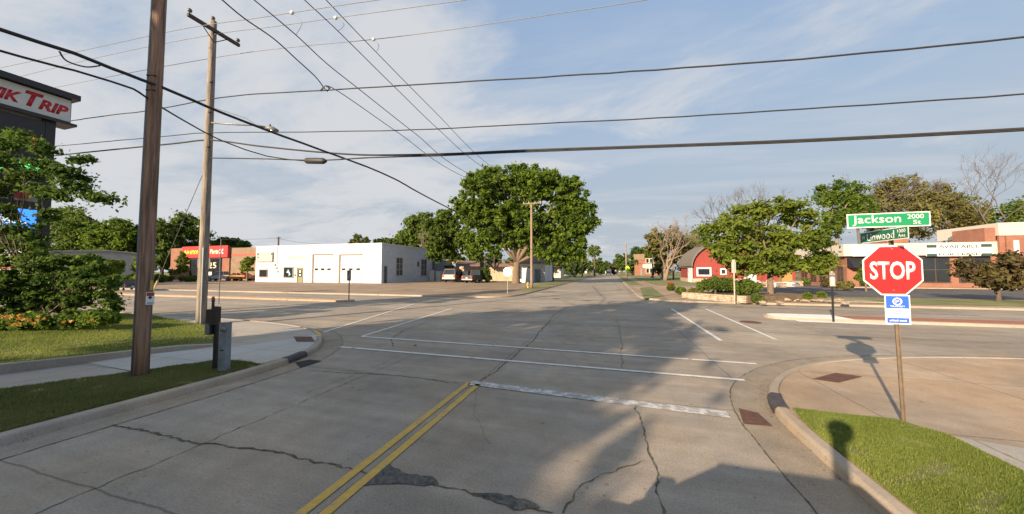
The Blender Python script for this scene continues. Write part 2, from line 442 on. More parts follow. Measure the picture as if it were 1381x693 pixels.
SOIL = mat('soil', (0.16, 0.11, 0.07), 1.0, 0.4, 5, bump=0.5)
def paint(name, col, under, wear, sc=9):
    m = mat(name, col, 0.7, 0.12, sc)
    t = m.node_tree; nd = t.nodes; b = nd['Principled BSDF']
    src = b.inputs['Base Color'].links[0].from_socket
    c = nd.new('ShaderNodeTexCoord'); n = nd.new('ShaderNodeTexNoise'); n.inputs['Scale'].default_value = 5; n.inputs['Detail'].default_value = 9; n.inputs['Roughness'].default_value = 0.75
    t.links.new(c.outputs['Object'], n.inputs['Vector'])
    r = nd.new('ShaderNodeMapRange'); t.links.new(n.outputs['Fac'], r.inputs['Value']); r.inputs['From Min'].default_value = wear; r.inputs['From Max'].default_value = wear + 0.1
    x = nd.new('ShaderNodeMix'); x.data_type = 'RGBA'; t.links.new(r.outputs[0], x.inputs[0]); t.links.new(src, x.inputs[6]); x.inputs[7].default_value = (*under, 1)
    t.links.new(x.outputs[2], b.inputs['Base Color']); return m
WPAINT = paint('white_line_paint', (0.62, 0.61, 0.58), (0.27, 0.24, 0.20), 0.55)
WBAR = paint('stop_bar_paint', (0.54, 0.54, 0.54), (0.30, 0.28, 0.25), 0.44)
YPAINT = paint('yellow_line_paint', (0.52, 0.33, 0.06), (0.33, 0.26, 0.16), 0.52)
YKERB = paint('yellow_kerb_paint', (0.55, 0.34, 0.05), (0.3, 0.25, 0.18), 0.5)
WHITE = mat('white_paint', (0.62, 0.63, 0.65), 0.7, 0.06, 0.7)
WWALL = mat('white_block_wall', (0.47, 0.515, 0.575), 0.85, 0.09, 0.5, bump=0.15, bscale=6, stretch=(1, 1, 2.4))
CREAM = mat('cream_trim', (0.62, 0.58, 0.50), 0.7, 0.08, 1.5)
GLASS = mat('window_glass', (0.018, 0.022, 0.026), 0.08, 0.3, 0.7, spec=0.9)
DARK = mat('dark_opening', (0.012, 0.012, 0.012), 0.9, 0.2, 3)
BLACKM = mat('black_metal', (0.015, 0.015, 0.017), 0.45, 0.3, 8)
GREYM = mat('galvanised_steel', (0.20, 0.21, 0.22), 0.5, 0.2, 14, metal=0.55)
ALU = mat('bare_aluminium', (0.32, 0.32, 0.31), 0.5, 0.15, 8, metal=0.6)
WOODR = mat('weathered_pole_wood_brown', (0.125, 0.08, 0.058), 0.9, 0.5, 1.6, stretch=(8, 8, 0.45), col2=(0.29, 0.18, 0.125), bump=1.0, bscale=5)
WOODG = mat('weathered_pole_wood_grey', (0.17, 0.145, 0.12), 0.9, 0.35, 2.0, stretch=(8, 8, 0.5), col2=(0.27, 0.23, 0.19), bump=0.8, bscale=5)
WOODL = mat('pale_pole_wood', (0.25, 0.19, 0.14), 0.9, 0.25, 2.0, stretch=(6, 6, 0.5))
WIRE = mat('cable_black', (0.02, 0.02, 0.022), 0.7, 0.2, 5)
WIREL = mat('bare_wire_grey', (0.20, 0.20, 0.21), 0.6, 0.2, 5)
BARK = mat('bark_brown', (0.165, 0.12, 0.085), 0.95, 0.35, 3, stretch=(5, 5, 0.8), bump=0.8, bscale=6)
BARKD = mat('bark_dark', (0.10, 0.075, 0.055), 0.95, 0.35, 3, stretch=(5, 5, 0.8), bump=0.7, bscale=6)
BARKP = mat('bark_pale_dead', (0.21, 0.165, 0.125), 0.95, 0.2, 3, stretch=(4, 4, 0.8))
BARKG = mat('twigs_grey', (0.12, 0.105, 0.10), 0.95, 0.2, 3)
BRICK = brick_mat('red_brick', (0.28, 0.10, 0.058), (0.22, 0.075, 0.045), (0.28, 0.19, 0.145))
BRICKT = brick_mat('tan_brick', (0.24, 0.16, 0.105), (0.20, 0.13, 0.085), (0.25, 0.19, 0.14))
BARNRED = mat('barn_red_boards', (0.25, 0.042, 0.035), 0.8, 0.2, 1.5, stretch=(6, 6, 0.4))
SHINGLE = mat('grey_shingles', (0.15, 0.135, 0.12), 0.95, 0.25, 3, stretch=(1, 1, 4), bump=0.5)
METROOF = mat('grey_metal_roof', (0.17, 0.20, 0.24), 0.5, 0.1, 2)
SIGNRED = mat('sign_red', (0.52, 0.018, 0.022), 0.45, 0.05, 2)
SIGNGRN = mat('sign_green', (0.01, 0.24, 0.10), 0.45, 0.06, 2)
SIGNGRN2 = mat('sign_green_dull', (0.015, 0.15, 0.08), 0.5, 0.1, 2)
SIGNBLU = mat('sign_blue', (0.03, 0.12, 0.62), 0.45, 0.05, 2)
SIGNWHT = mat('sign_white', (0.74, 0.74, 0.72), 0.45, 0.03, 2)
YELLOWL = mat('lettering_yellow', (0.85, 0.62, 0.05), 0.5, 0.04, 2)
ORANGE = mat('orange_paint', (0.55, 0.16, 0.03), 0.6, 0.1, 2)
STONE = mat('wall_stone', (0.34, 0.22, 0.155), 0.95, 0.4, 2.4, col2=(0.42, 0.33, 0.26), bump=0.8, bscale=5)
ROCK = mat('pale_rock', (0.31, 0.25, 0.19), 0.95, 0.3, 1.3, bump=0.6, bscale=6)
RUST = mat('rusty_iron', (0.10, 0.045, 0.03), 0.9, 0.35, 8)
LEAF_MAPLE = leaf_mat('leaves_maple', (0.062, 0.12, 0.02), (0.225, 0.32, 0.045), 0.55)
LEAF_DARK = leaf_mat('leaves_dark', (0.045, 0.09, 0.022), (0.14, 0.205, 0.042), 0.48)
LEAF_MID = leaf_mat('leaves_mid', (0.065, 0.115, 0.022), (0.19, 0.26, 0.05), 0.5)
LEAF_LOC = leaf_mat('leaves_locust', (0.085, 0.13, 0.02), (0.25, 0.315, 0.045), 0.52)
LEAF_BRN = leaf_mat('leaves_thin_brownish', (0.12, 0.115, 0.045), (0.23, 0.22, 0.07), 0.4)
LEAF_PUR = leaf_mat('leaves_purple_green', (0.06, 0.042, 0.026), (0.13, 0.115, 0.04), 0.3)
LEAF_NEAR = leaf_mat('leaves_near_deep', (0.042, 0.092, 0.02), (0.145, 0.225, 0.04), 0.5)
FLOWER = leaf_mat('daylily_petals', (0.62, 0.26, 0.06), (0.72, 0.50, 0.16), 0.3)
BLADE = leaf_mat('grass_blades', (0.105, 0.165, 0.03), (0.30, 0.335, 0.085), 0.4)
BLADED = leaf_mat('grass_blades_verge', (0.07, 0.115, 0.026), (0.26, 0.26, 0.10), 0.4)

# ------------------------------------------------------------------ the setting: ground, roads, kerbs, pavements
def struct(name, mb, m, parent=None, label=None):
    o = mb.build(name, m, parent)
    if parent is None: o['kind'] = 'structure'; o['label'] = label or ''
    return o
def xy(pts, z=0.0): return [Vector((p[0], p[1], z)) for p in pts]

struct('ground', MB().sheet(xy([(-3000, -600), (3000, -600), (3000, 4000), (-3000, 4000)], -0.06)), GRASSF, label='wide grassy ground reaching the horizon')

KL = [(-8.45, -90), (-8.45, 2.6), (-8.32, 5.3), (-8.36, 6.7), (-8.55, 7.7), (-9.1, 8.75), (-10.0, 9.75), (-11.2, 10.7), (-12.6, 11.35), (-14.6, 11.85), (-17.2, 12.15), (-24, 12.3), (-170, 12.4)]
KR = [(170, 13.7), (30, 13.5), (14, 13.2), (10.9, 13.0), (8.2, 12.4), (6.2, 11.55), (4.9, 10.7), (3.85, 9.6), (3.15, 8.5), (2.75, 7.4), (2.62, 6.4), (2.62, -90)]
KNW = [(-170, 29.5), (-13, 29.5), (-11.0, 30.0), (-9.7, 31.2), (-9.1, 33), (-9.0, 40), (-9.0, 620)]
KNE = [(2.4, 620), (2.4, 34.5), (2.7, 32.6), (3.6, 31.0), (5.2, 30.1), (7.5, 29.8), (170, 29.8)]
def smooth_path(p, n=2):
    for _ in range(n):
        q = [p[0]]
        for a, b in zip(p, p[1:]):
            a = Vector(a); b = Vector(b)
            if (b - a).length > 6: q += [tuple(a.lerp(b, 1.2 / (b - a).length)), tuple(a.lerp(b, 1 - 1.2 / (b - a).length))]
            else: q += [tuple(a * .75 + b * .25), tuple(a * .25 + b * .75)]
        q.append(p[-1]); p = q
    return p
KL, KR, KNW, KNE = [smooth_path(p) for p in (KL, KR, KNW, KNE)]
def offset(p, d):
    """shift a path to its left by d"""
    out = []
    for i in range(len(p)):
        a = Vector(p[max(i - 1, 0)]); b = Vector(p[min(i + 1, len(p) - 1)]); t = (b - a).normalized()
        out.append((p[i][0] - t.y * d, p[i][1] + t.x * d))
    return out
def ribbon(path, prof):
    """profile (offset to the left, z) carried along the path"""
    mb = MB(); rows = [xy(offset(path, o), z) for o, z in prof]
    vs = [[mb.bm.verts.new(p) for p in r] for r in rows]
    for r0, r1 in zip(vs, vs[1:]):
        for i in range(len(path) - 1): mb.bm.faces.new([r0[i], r0[i + 1], r1[i + 1], r1[i]])
    for f in mb.bm.faces:
        f.normal_update()
        if f.normal.z < -1e-6: f.normal_flip()
    return mb
road = struct('road', MB().sheet(xy(KL + KNW + KNE + KR)), ROAD, label='worn grey concrete roads crossing at the intersection')

def rib_obj(name, path, prof, m, parent):
    mb = ribbon(path, prof); return mb.build(name, m, parent, fix=False)
KPROF = [(0.0, -0.02), (0.015, 0.10), (0.03, 0.128), (0.06, 0.142), (0.17, 0.146), (0.185, 0.10)]
rev = lambda p: list(reversed(p))
kerbs = []
for nm, p, s in (('kerb', KL, 1), ('kerb', KR, 1), ('kerb', KNW, 1), ('kerb', KNE, 1)):
    prof = [(o * s, z) for o, z in KPROF]
    k = rib_obj(nm, p, prof, KERB, None); k['kind'] = 'structure'
    kerbs.append(k)
    rib_obj('gutter', p, [(-0.62, 0.004), (0.0, 0.004)], GUT, road)
for k, t in zip(kerbs, ('curving corner kerb in front of the wooden poles', 'curving corner kerb in front of the stop sign', 'kerb in front of the white garage building', 'kerb in front of the stone wall and barn')): k['label'] = t
def crackline(pts, w, seed, z=0.007, jag=0.035, step=0.07, m=CRACK, parent=road):
    rng = random.Random(seed); mb = MB(); P = []
    for a, b in zip(pts, pts[1:]):
        a = Vector((a[0], a[1])); b = Vector((b[0], b[1])); n = max(1, int((b - a).length / step))
        for i in range(n): P.append(a.lerp(b, i / n))
    P.append(Vector((pts[-1][0], pts[-1][1])))
    dr = 0; rows = []; w = w * 0.55
    for i in range(len(P)):
        t = (P[min(i + 1, len(P) - 1)] - P[max(i - 1, 0)]).normalized(); nn = Vector((-t.y, t.x))
        dr = dr * 0.75 + rng.uniform(-jag, jag) * 0.8; c = P[i] + nn * dr; ww = w * rng.uniform(0.2, 1.9)
        rows.append((c + nn * ww / 2, c - nn * ww / 2))
    vs = [(mb.bm.verts.new((a.x, a.y, z)), mb.bm.verts.new((b.x, b.y, z))) for a, b in rows]
    for p, q in zip(vs, vs[1:]): mb.bm.faces.new([p[0], p[1], q[1], q[0]])
    for f in mb.bm.faces:
        f.normal_update()
        if f.normal.z < 0: f.normal_flip()
    return mb.build('crack', m, parent, fix=False)
gp = lambda *a: [G(x, y)[:2] for x, y in a]
for i, (pts, w) in enumerate([
    (gp((150, 574), (250, 594), (340, 608), (420, 622), (490, 635), (560, 648), (650, 668), (745, 694)), 0.045),
    (gp((640, 520), (680, 492), (712, 465), (735, 440), (747, 425), (765, 414)), 0.05),
    (gp((415, 500), (520, 506), (640, 518)), 0.03),
    (gp((857, 545), (868, 590), (880, 635), (893, 700)), 0.03),
    (gp((530, 468), (529, 456), (545, 445), (584, 431)), 0.045),
    (gp((760, 693), (790, 650), (840, 630), (872, 622)), 0.02),
    ([(-8.0, 23.2), (-2, 23.4), (4, 23.1)], 0.05), ([(-24, 16.2), (-12, 16.3), (-4, 16.1), (4, 16.25), (14, 16.2)], 0.035),
    ([(-7.5, 13.3), (-3, 13.2), (2.5, 13.35)], 0.03),
    (gp((412, 530), (470, 508), (540, 480)), 0.012), (gp((640, 519), (640, 560), (660, 600)), 0.008),
    ([(-5.7, -4), (-5.72, 4), (-5.68, 9)], 0.018), ([(0.2, 9.2), (0.3, 14), (0.2, 20)], 0.02)]):
    crackline(pts, w, i)
for i, (p, s) in enumerate(((KL, 1), (KR, 1), (KNE, 1))):
    q = [v for v in offset(p, -0.62 * s) if abs(v[0]) < 45 and -6 < v[1] < 60]
    crackline(q, 0.03, 40 + i, jag=0.012)
def blob(pts, z, m, name, parent, seed=1, jag=0.05):
    rng = random.Random(seed); P = []
    for a, b in zip(pts, pts[1:] + pts[:1]):
        a = Vector((a[0], a[1])); b = Vector((b[0], b[1])); n = max(1, int((b - a).length / 0.08))
        for i in range(n): P.append(a.lerp(b, i / n) + Vector((rng.uniform(-jag, jag), rng.uniform(-jag, jag))) * 0.5)
    return MB().sheet(xy(P, z)).build(name, m, parent, fix=False)
blob(gp((492, 656), (512, 628), (525, 626), (542, 638), (580, 642), (592, 656), (540, 652)), 0.010, PATCH, 'patch', road, 3)
blob(gp((640, 664), (690, 668), (728, 684), (700, 690)), 0.010, PATCH, 'patch', road, 4)
blob([(-24.5, 13.9), (-20, 13.8), (-19.8, 14.6), (-24.4, 14.7)], 0.010, GUT, 'patch', road, 5, 0.1)

def strip(a, b, w, m, name, z=0.012):
    a = Vector((a[0], a[1])); b = Vector((b[0], b[1])); t = (b - a).normalized(); n = Vector((-t.y, t.x)) * w / 2
    return MB().sheet([Vector((*(p), z)) for p in (a + n, a - n, b - n, b + n)]).build(name, m, road, fix=False)
strip((-8.64, 9.09), (2.89, 8.99), 0.13, WPAINT, 'crosswalk_line')
strip((-9.24, 10.75), (3.71, 10.65), 0.13, WPAINT, 'crosswalk_line')
strip((-9.24, 10.82), (-10.35, 20.5), 0.13, WPAINT, 'crosswalk_line')
strip((-11.4, 11.1), (-14.6, 22.6), 0.13, WPAINT, 'crosswalk_line')
strip((3.74, 13.8), (3.8, 24.6), 0.13, WPAINT, 'crosswalk_line')
strip((5.73, 14.6), (5.97, 25.2), 0.13, WPAINT, 'crosswalk_line')
strip((-3.07, 7.02), (1.92, 6.76), 0.27, WBAR, 'stop_line')
strip((-3.10, -60), (-3.10, 7.0), 0.12, YPAINT, 'centre_line'); strip((-2.86, -60), (-2.86, 6.98), 0.12, YPAINT, 'centre_line')
strip((-46, 18.9), (-17.5, 18.9), 0.12, WPAINT, 'lane_line'); strip((-90, 16.0), (-52, 16.0), 0.12, WPAINT, 'lane_line')
strip((-80, 14.6), (-30, 14.6), 0.1, WPAINT, 'lane_line')
for px, py, r in ((750, 403, 0.35), (1012, 434.5, 0.45), (838, 470, 0.04), (560, 466, 0.05)):
    g = G(px, py); MB().disc((g.x, g.y, 0.012), (0, 0, 1), r, 0.012, 20).build('manhole_cover' if r > 0.2 else 'survey_nail', RUST, road)

# medians on the cross street
def slab(name, pts, z0, h, m, label):
    return struct(name, MB().prism(xy(pts, z0), h), m, None, label)
def nose(x0, x1, ya, yb, r_at):
    """median outline with a round nose at x0"""
    yc = (ya + yb) / 2; r = (yb - ya) / 2; s = 1 if x1 > x0 else -1
    return [(x1, ya), (x1, yb)] + [(x0 + s * r - s * r * math.sin(t), yc + r * math.cos(t)) for t in [math.pi * i / 10 for i in range(11)]]
slab('median_kerb', nose(-20.6, -170, 22.3, 23.5, 1), -0.02, 0.15, mat('median_concrete_tan', (0.42, 0.28, 0.19), 0.9, 0.2, 3), 'tan concrete median in front of the white building')
slab('median_kerb', nose(8.0, 170, 20.7, 22.6, 1), -0.02, 0.15, KERB, 'concrete median kerb behind the stop sign')
slab('median_paving', [(11.0, 21.0), (170, 21.0), (170, 22.35), (11.0, 22.35)], 0.10, 0.036, BRICKPAVE, 'red brick paving along the middle of the median')
slab('median_nose', nose(8.15, 11.4, 20.8, 22.5, 1), 0.10, 0.04, mat('median_nose_white', (0.72, 0.71, 0.68), 0.8, 0.1, 3), 'pale concrete nose of the brick median')
strip((8.9, 20.38), (12.6, 20.25), 0.6, mat('pale_concrete', (0.72, 0.71, 0.68), 0.85, 0.12, 3), 'pale_patch', z=0.016)

# raised corners
def corner(name, path, pts, z, m, label, o=0.184, s=1):
    return struct(name, MB().prism(xy(offset(path, o * s) + pts, z - 0.25), 0.25), m, None, label)
corner('sidewalk', KL, [(-170, -90)], 0.13, WALK, 'pale concrete sidewalk curving round the pole corner')
corner('sidewalk', KR, [(170, -90)], 0.13, WALKTAN, 'tan concrete pavement spreading behind the stop sign')
corner('parking_lot', KNW, [(-70, 620), (-170, 620)], 0.13, LOT, 'worn tan paved lot in front of the white building')
corner('sidewalk', KNE, [(170, 620)], 0.13, concrete_mat('corner_concrete_ne', (0.34, 0.26, 0.19), stain=0.4, joint=((1.5, 0), (1.5, 0))), 'tan concrete sidewalk beside the stone wall')

Z1 = 0.134
lawn_base = lambda name, pts, m, z, label: struct(name, MB().sheet([Vector(p) if len(p) == 3 else Vector((p[0], p[1], z)) for p in pts]), m, None, label)
g13 = lambda *a: [tuple(G(x, y, Z1)[:2]) for x, y in a]
# verge between sidewalk and kerb (left)
vin = g13((0, 526), (114, 511), (182, 501.5), (287, 487), (321, 487), (352, 492))
vout = [p for p in offset(KL, 0.19) if -90 < p[1] < 6.75]
VERGE = [(-12.6, -90)] + [tuple(v) for v in vin] + [(-8.6, 6.9)] + list(reversed(vout))
lawn_base('verge_ground', VERGE, GRASSG, Z1 + 0.012, 'patchy shaded grass strip round the brown wooden pole')
# low retaining kerb and the lawn behind it
rk = g13((0, 505), (106, 491), (182, 480), (240, 472.5), (287, 467))
RK = [(-15.6, -90), (-15.3, -6)] + [tuple(v) for v in rk]
hts = [0.30, 0.27] + [0.235, 0.20, 0.165, 0.14, 0.07]
mb = MB(); rws = []
o1 = offset(RK, 0.15); 
for (a, b, hh) in zip(RK, o1, hts):
    rws.append([mb.bm.verts.new(Vector((a[0], a[1], 0.12))), mb.bm.verts.new(Vector((a[0], a[1], 0.12 + hh))), mb.bm.verts.new(Vector((b[0], b[1], 0.13 + hh))), mb.bm.verts.new(Vector((b[0], b[1], 0.12)))])
for r0, r1 in zip(rws, rws[1:]):
    for i in range(3): mb.bm.faces.new([r0[i], r1[i], r1[i + 1], r0[i + 1]])
mb.bm.faces.new(rws[-1])
rkerb = mb.build('retaining_kerb', KERB); rkerb['kind'] = 'structure'; rkerb['label'] = 'low concrete edging between the lawn and sidewalk'
LAWN = [(p[0], p[1], 0.115 + hh) for p, hh in zip(offset(RK, 0.15), hts)] + [(*G(300, 456, 0.15)[:2], 0.15), (*G(297, 446, 0.15)[:2], 0.15), (*G(262, 437.5, 0.15)[:2], 0.16), (-23, 11.5, 0.2), (-170, 11.6, 0.2), (-170, -90, 0.35)]
lawn_base('lawn', LAWN, GRASSG, 0, 'sunlit lawn behind the low concrete edging')
# right grass patch
GR = [p for p in offset(KR, 0.19) if -90 < p[1] < 6.75]
RG = GR[::-1]
RGP = [tuple(v) for v in (GR + [(4.62, -90), (4.62, 6.55), (4.3, 6.95), (2.95, 7.0)])]
lawn_base('verge_ground', RGP, GRASSG, Z1 + 0.012, 'small green grass patch at the foot of the stop sign')
lawn_base('sidewalk_panel', [(4.63, -90), (6.2, -90), (6.2, 6.1), (4.63, 6.5)], WALK, Z1 + 0.006, 'paler sidewalk panel beside the grass patch')
NP = [p for p in offset(KL, 0.19) if 6.95 < p[1] < 9.9]
lawn_base('sidewalk_panel', [tuple(v) for v in g13((352, 491), (321, 487), (255, 490), (182, 501), (115, 489), (182, 480), (215, 476), (290, 470), (330, 466))] + [(*G(433, 450, Z1)[:2],)] + [tuple(v) for v in NP[::-1]], concrete_mat('new_concrete', (0.42, 0.43, 0.43), stain=0.2, joint=((1.5, 0.3), (1.5, 0.2))), Z1 + 0.006, 'newer pale concrete panel round the kerb corner')
# far side beds and lawns
NWG = [tuple(v) for v in g13((707, 393), (722, 394), )]
lawn_base('grass_strip', [(-11.6, 40.5), (-9.4, 40.5), (-9.3, 300), (-12.4, 300), (-12.4, 48)], GRASSF, Z1 + 0.01, 'green grass strip by the yellow hydrant')
lawn_base('back_lot_ground', [(-43.4, 78), (-13.2, 66), (-13.2, 600), (-70, 600), (-70, 85)], GRASSF, Z1 + 0.01, 'grassy yards behind the parked trucks')
lawn_base('back_lot_ground', [(-70, 90), (-169, 90), (-169, 620), (-70, 620)], GRASSF, Z1 + 0.012, 'grass behind the auto shop')
lawn_base('grass_wedge', [tuple(v) for v in g13((863, 388), (879, 387), (897, 400), (868, 403))], GRASSF, Z1 + 0.01, 'small grass wedge at the far corner')
lawn_base('grass_strip', [(2.8, 62), (5.2, 62), (5.2, 300), (2.8, 300)], GRASSF, Z1 + 0.01, 'grass verge under the pedestrian warning sign')
lawn_base('lawn', [(7.3, 62), (17, 62), (17.5, 100), (60, 100), (169, 300), (169, 600), (7.3, 600)], GRASSF, Z1 + 0.01, 'lawn in front of the brick school building')
lawn_base('grass_strip', [(15.5, 31.6), (169, 31.6), (169, 38.0), (18, 38.0)], GRASSF, Z1 + 0.01, 'long grass strip in front of the brick plaza')
lawn_base('parking_lot', [(13.5, 41), (18, 38.6), (169, 38.6), (169, 60.5), (34, 60.5), (32.0, 82), (20, 80), (15, 52)], ASPH, Z1 + 0.008, 'dark asphalt parking lot in front of the plaza')
slab('sidewalk_edge', [(34, 60.6), (169, 60.6), (169, 63.4), (31, 63.4), (31, 62)], 0.1, 0.16, WALKTAN, 'pale walk along the plaza front')
slab('gravel_verge', [(12.2, 32.2), (19.5, 31.9), (19.5, 33.6), (15.5, 36.5), (14, 39.6), (12.6, 39)], 0.1, 0.12, ROCK, 'pale gravel bed beside the stone wall')

# cast iron plates and drains
def plate(name, label, px, z, m=RUST):
    return struct(name, MB().sheet([Vector((*G(x, y, z)[:2], z + 0.008)) for x, y in px]), m, None, label)
plate('tactile_plate', 'rusty tactile plate set in the stop sign corner', ((1096, 511), (1127, 503), (1163, 508), (1131, 516)), Z1)
plate('tactile_plate', 'rusty tactile plate set in the pole corner sidewalk', ((396, 454), (420, 454), (425, 461), (400, 461)), Z1 + 0.004)
plate('storm_grate', 'rusty storm drain grate in the gutter near the stop sign', ((996, 551), (1022, 557), (1042, 575), (1003, 572)), 0.006)
plate('storm_grate', 'dark storm drain grate at the pole corner kerb', ((398, 489), (418, 485), (434, 487), (405, 496)), 0.006, DARK)
def inlet(name, label, i0, path, lab=None):
    pts = path[i0[0]:i0[1]]
    o = rib_obj(name, pts, [(-0.012, -0.0), (-0.012, 0.09), (0.05, 0.152), (0.20, 0.155), (0.21, 0.12)], mat('inlet_iron', (0.05, 0.045, 0.05), 0.8, 0.4, 8), None)
    o['kind'] = 'structure'; o['label'] = label
near = lambda path, x, y: min(range(len(path)), key=lambda i: (path[i][0] - x) ** 2 + (path[i][1] - y) ** 2)
i = near(KR, 2.72, 7.3); inlet('storm_inlet', 'dark iron inlet in the kerb near the stop sign', (i - 2, i + 2), KR)
i = near(KL, -8.5, 7.5); inlet('storm_inlet', 'dark iron inlet in the kerb of the pole corner', (i - 2, i + 2), KL)
i = near(KL, -10.3, 10.0)
o = rib_obj('kerb_paint', KL[i - 1:i + 4], [(-0.004, 0.0), (0.011, 0.102), (0.027, 0.132), (0.058, 0.146), (0.172, 0.150)], YKERB, None); o['kind'] = 'structure'; o['label'] = 'worn yellow paint on the corner kerb'

# grass blades on the two near patches and the lawn
def blades(name, label, poly, zf, n, h, seed, m, box):
    rng = np.random.default_rng(seed); x0, x1, y0, y1 = box
    P = np.array([(p[0], p[1]) for p in poly]); q = np.empty((0, 2))
    while len(q) < n:
        c = np.column_stack([rng.uniform(x0, x1, n), rng.uniform(y0, y1, n)]); ins = np.zeros(n, bool); j = len(P) - 1
        for i in range(len(P)):
            cond = ((P[i, 1] > c[:, 1]) != (P[j, 1] > c[:, 1])) & (c[:, 0] < (P[j, 0] - P[i, 0]) * (c[:, 1] - P[i, 1]) / (P[j, 1] - P[i, 1] + 1e-12) + P[i, 0])
            ins ^= cond; j = i
        patch = np.sin(c[:, 0] * 2.1 + 1.3 * np.sin(c[:, 1] * 1.7)) * np.sin(c[:, 1] * 2.6 + c[:, 0])
        bare = np.sin(c[:, 0] * 4.3 + 2.2 * np.sin(c[:, 1] * 3.1)) * np.sin(c[:, 1] * 5.1 + 1.4 * np.sin(c[:, 0] * 2.7)); ins &= rng.random(n) < np.clip(0.72 + 0.28 * patch, 0, 1) * np.where(bare > 0.78, 0.25, 1)
        q = np.vstack([q, c[ins]])
    q = q[:n]; z = zf(q[:, 0], q[:, 1])
    a = rng.uniform(0, 2 * np.pi, n); w = h * rng.uniform(0.10, 0.2, n); pn = 0.5 + 0.5 * np.sin(q[:, 0] * 3.1 + 1.7 * np.sin(q[:, 1] * 2.3)) * np.sin(q[:, 1] * 3.7 + 1.9 * np.cos(q[:, 0] * 1.9)); hh = h * rng.uniform(0.4, 1.3, n) * (0.65 + 0.7 * pn) * np.where(rng.random(n) < 0.02, 1.9, 1.0); ln = hh * rng.uniform(0.1, 0.9, n); b = a + rng.uniform(-1, 1, n) + np.pi / 2
    v = np.empty((n, 3, 3))
    v[:, 0] = np.column_stack([q[:, 0] - np.cos(a) * w, q[:, 1] - np.sin(a) * w, z]); v[:, 1] = np.column_stack([q[:, 0] + np.cos(a) * w, q[:, 1] + np.sin(a) * w, z])
    v[:, 2] = np.column_stack([q[:, 0] + np.cos(b) * ln, q[:, 1] + np.sin(b) * ln, z + hh])
    me = bpy.data.meshes.new(name); me.vertices.add(n * 3); me.vertices.foreach_set('co', v.ravel())
    me.loops.add(n * 3); me.loops.foreach_set('vertex_index', np.arange(n * 3, dtype=np.int32)); me.polygons.add(n); me.polygons.foreach_set('loop_start', np.arange(0, n * 3, 3, dtype=np.int32)); me.update(calc_edges=True)
    t = 0.5 + 0.28 * np.sin(q[:, 0] * 1.1 + 2 * np.sin(q[:, 1] * 0.7)) * np.cos(q[:, 1] * 1.3) + rng.normal(size=n) * 0.24 + np.where(rng.random(n) < 0.04, 0.6, 0)
    at = me.attributes.new('tone', 'FLOAT', 'FACE'); at.data.foreach_set('value', np.clip(t, 0, 1).astype(np.float32))
    return tag(link(name, me, m), label, 'grass', kind='stuff')
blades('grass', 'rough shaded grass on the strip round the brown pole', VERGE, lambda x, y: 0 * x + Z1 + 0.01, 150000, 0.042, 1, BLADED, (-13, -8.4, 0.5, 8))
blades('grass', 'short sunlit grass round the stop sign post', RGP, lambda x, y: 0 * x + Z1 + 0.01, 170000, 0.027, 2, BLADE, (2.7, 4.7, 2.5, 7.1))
def lawn_z(x, y):
    ax = -12.6; return np.interp(x, [-24, -15.4, -14, -12.8, -12.4], [0.20, 0.345, 0.30, 0.24, 0.16]) * 0 + 0.115 + np.interp(y, [3.5, 8, 11.6], [0.235, 0.12, 0.08]) * 1.0
blades('grass', 'mown lawn grass in front of the daylily bed', LAWN, lawn_z, 120000, 0.05, 3, BLADE, (-26, -12.4, 2.5, 11.6))
# litter of leaves and grit along the gutters
rng = np.random.default_rng(8)
mb = MB()
for path, s in ((KL, -1), (KR, -1)):
    pp = [p for p in path if -1 < p[1] < 13.2 and abs(p[0]) < 14]
    for _ in range(260):
        k = rng.integers(0, len(pp) - 1); t = rng.random(); a = Vector(pp[k]).lerp(Vector(pp[k + 1]), t)
        d = (Vector(pp[k + 1]) - Vector(pp[k])).normalized(); n = Vector((-d.y, d.x)) * s * abs(rng.normal()) * 0.12
        c = Vector((a.x + n.x, a.y + n.y, 0.012)); r = rng.uniform(0.006, 0.02)
        an = rng.uniform(0, 6.3)
        mb.poly([c + Vector((math.cos(an + q) * r, math.sin(an + q) * r * 0.6, rng.uniform(0, 0.008))) for q in (0, 1.6, 3.1, 4.7)])
for _ in range(160):
    c = Vector((rng.uniform(-8, 2.4), rng.uniform(3, 12), 0.012)); r = rng.uniform(0.004, 0.013); an = rng.uniform(0, 6.3)
    mb.poly([c + Vector((math.cos(an + q) * r, math.sin(an + q) * r * 0.7, rng.uniform(0, 0.006))) for q in (0, 1.6, 3.1, 4.7)])
tag(mb.build('litter', mat('dry_leaf_litter', (0.10, 0.075, 0.045), 1, 0.4, 30), fix=False), 'dry leaf bits and grit along the gutters', 'litter', kind='stuff')
# ------------------------------------------------------------------ utility poles and wires
def wood_pole(name, label, base, h, r0, r1, m, lean=(0, 0), arms=None, n=14):
    root = empty(name, base, 0, label, 'utility pole')
    pts = [Vector((lean[0] * t, lean[1] * t, -0.1 + (h + 0.1) * t)) for t in (0, 0.1, 0.3, 0.5, 0.7, 0.85, 1.0)]
    MB().tube(pts, [r0 + (r1 - r0) * t for t in (0, 0.1, 0.3, 0.5, 0.7, 0.85, 1.0)], n).build('pole_shaft', m, root, smooth=True)
    return root
b1 = G(190, 506, Z1)
top1 = atD(213, 0, depth(b1) * 1.0)
pole1 = wood_pole('utility_pole', 'thick reddish brown wooden pole standing in the grass strip', b1, 12.5, 0.135, 0.112, WOODR, lean=(0.03, 0.02), n=18)
P1 = lambda dx, dy, z: Vector((dx, dy, z))
vd = Vector((b1.x, b1.y, 0)).normalized(); vs = Vector((-vd.y, vd.x, 0))       # away from the camera; to its left
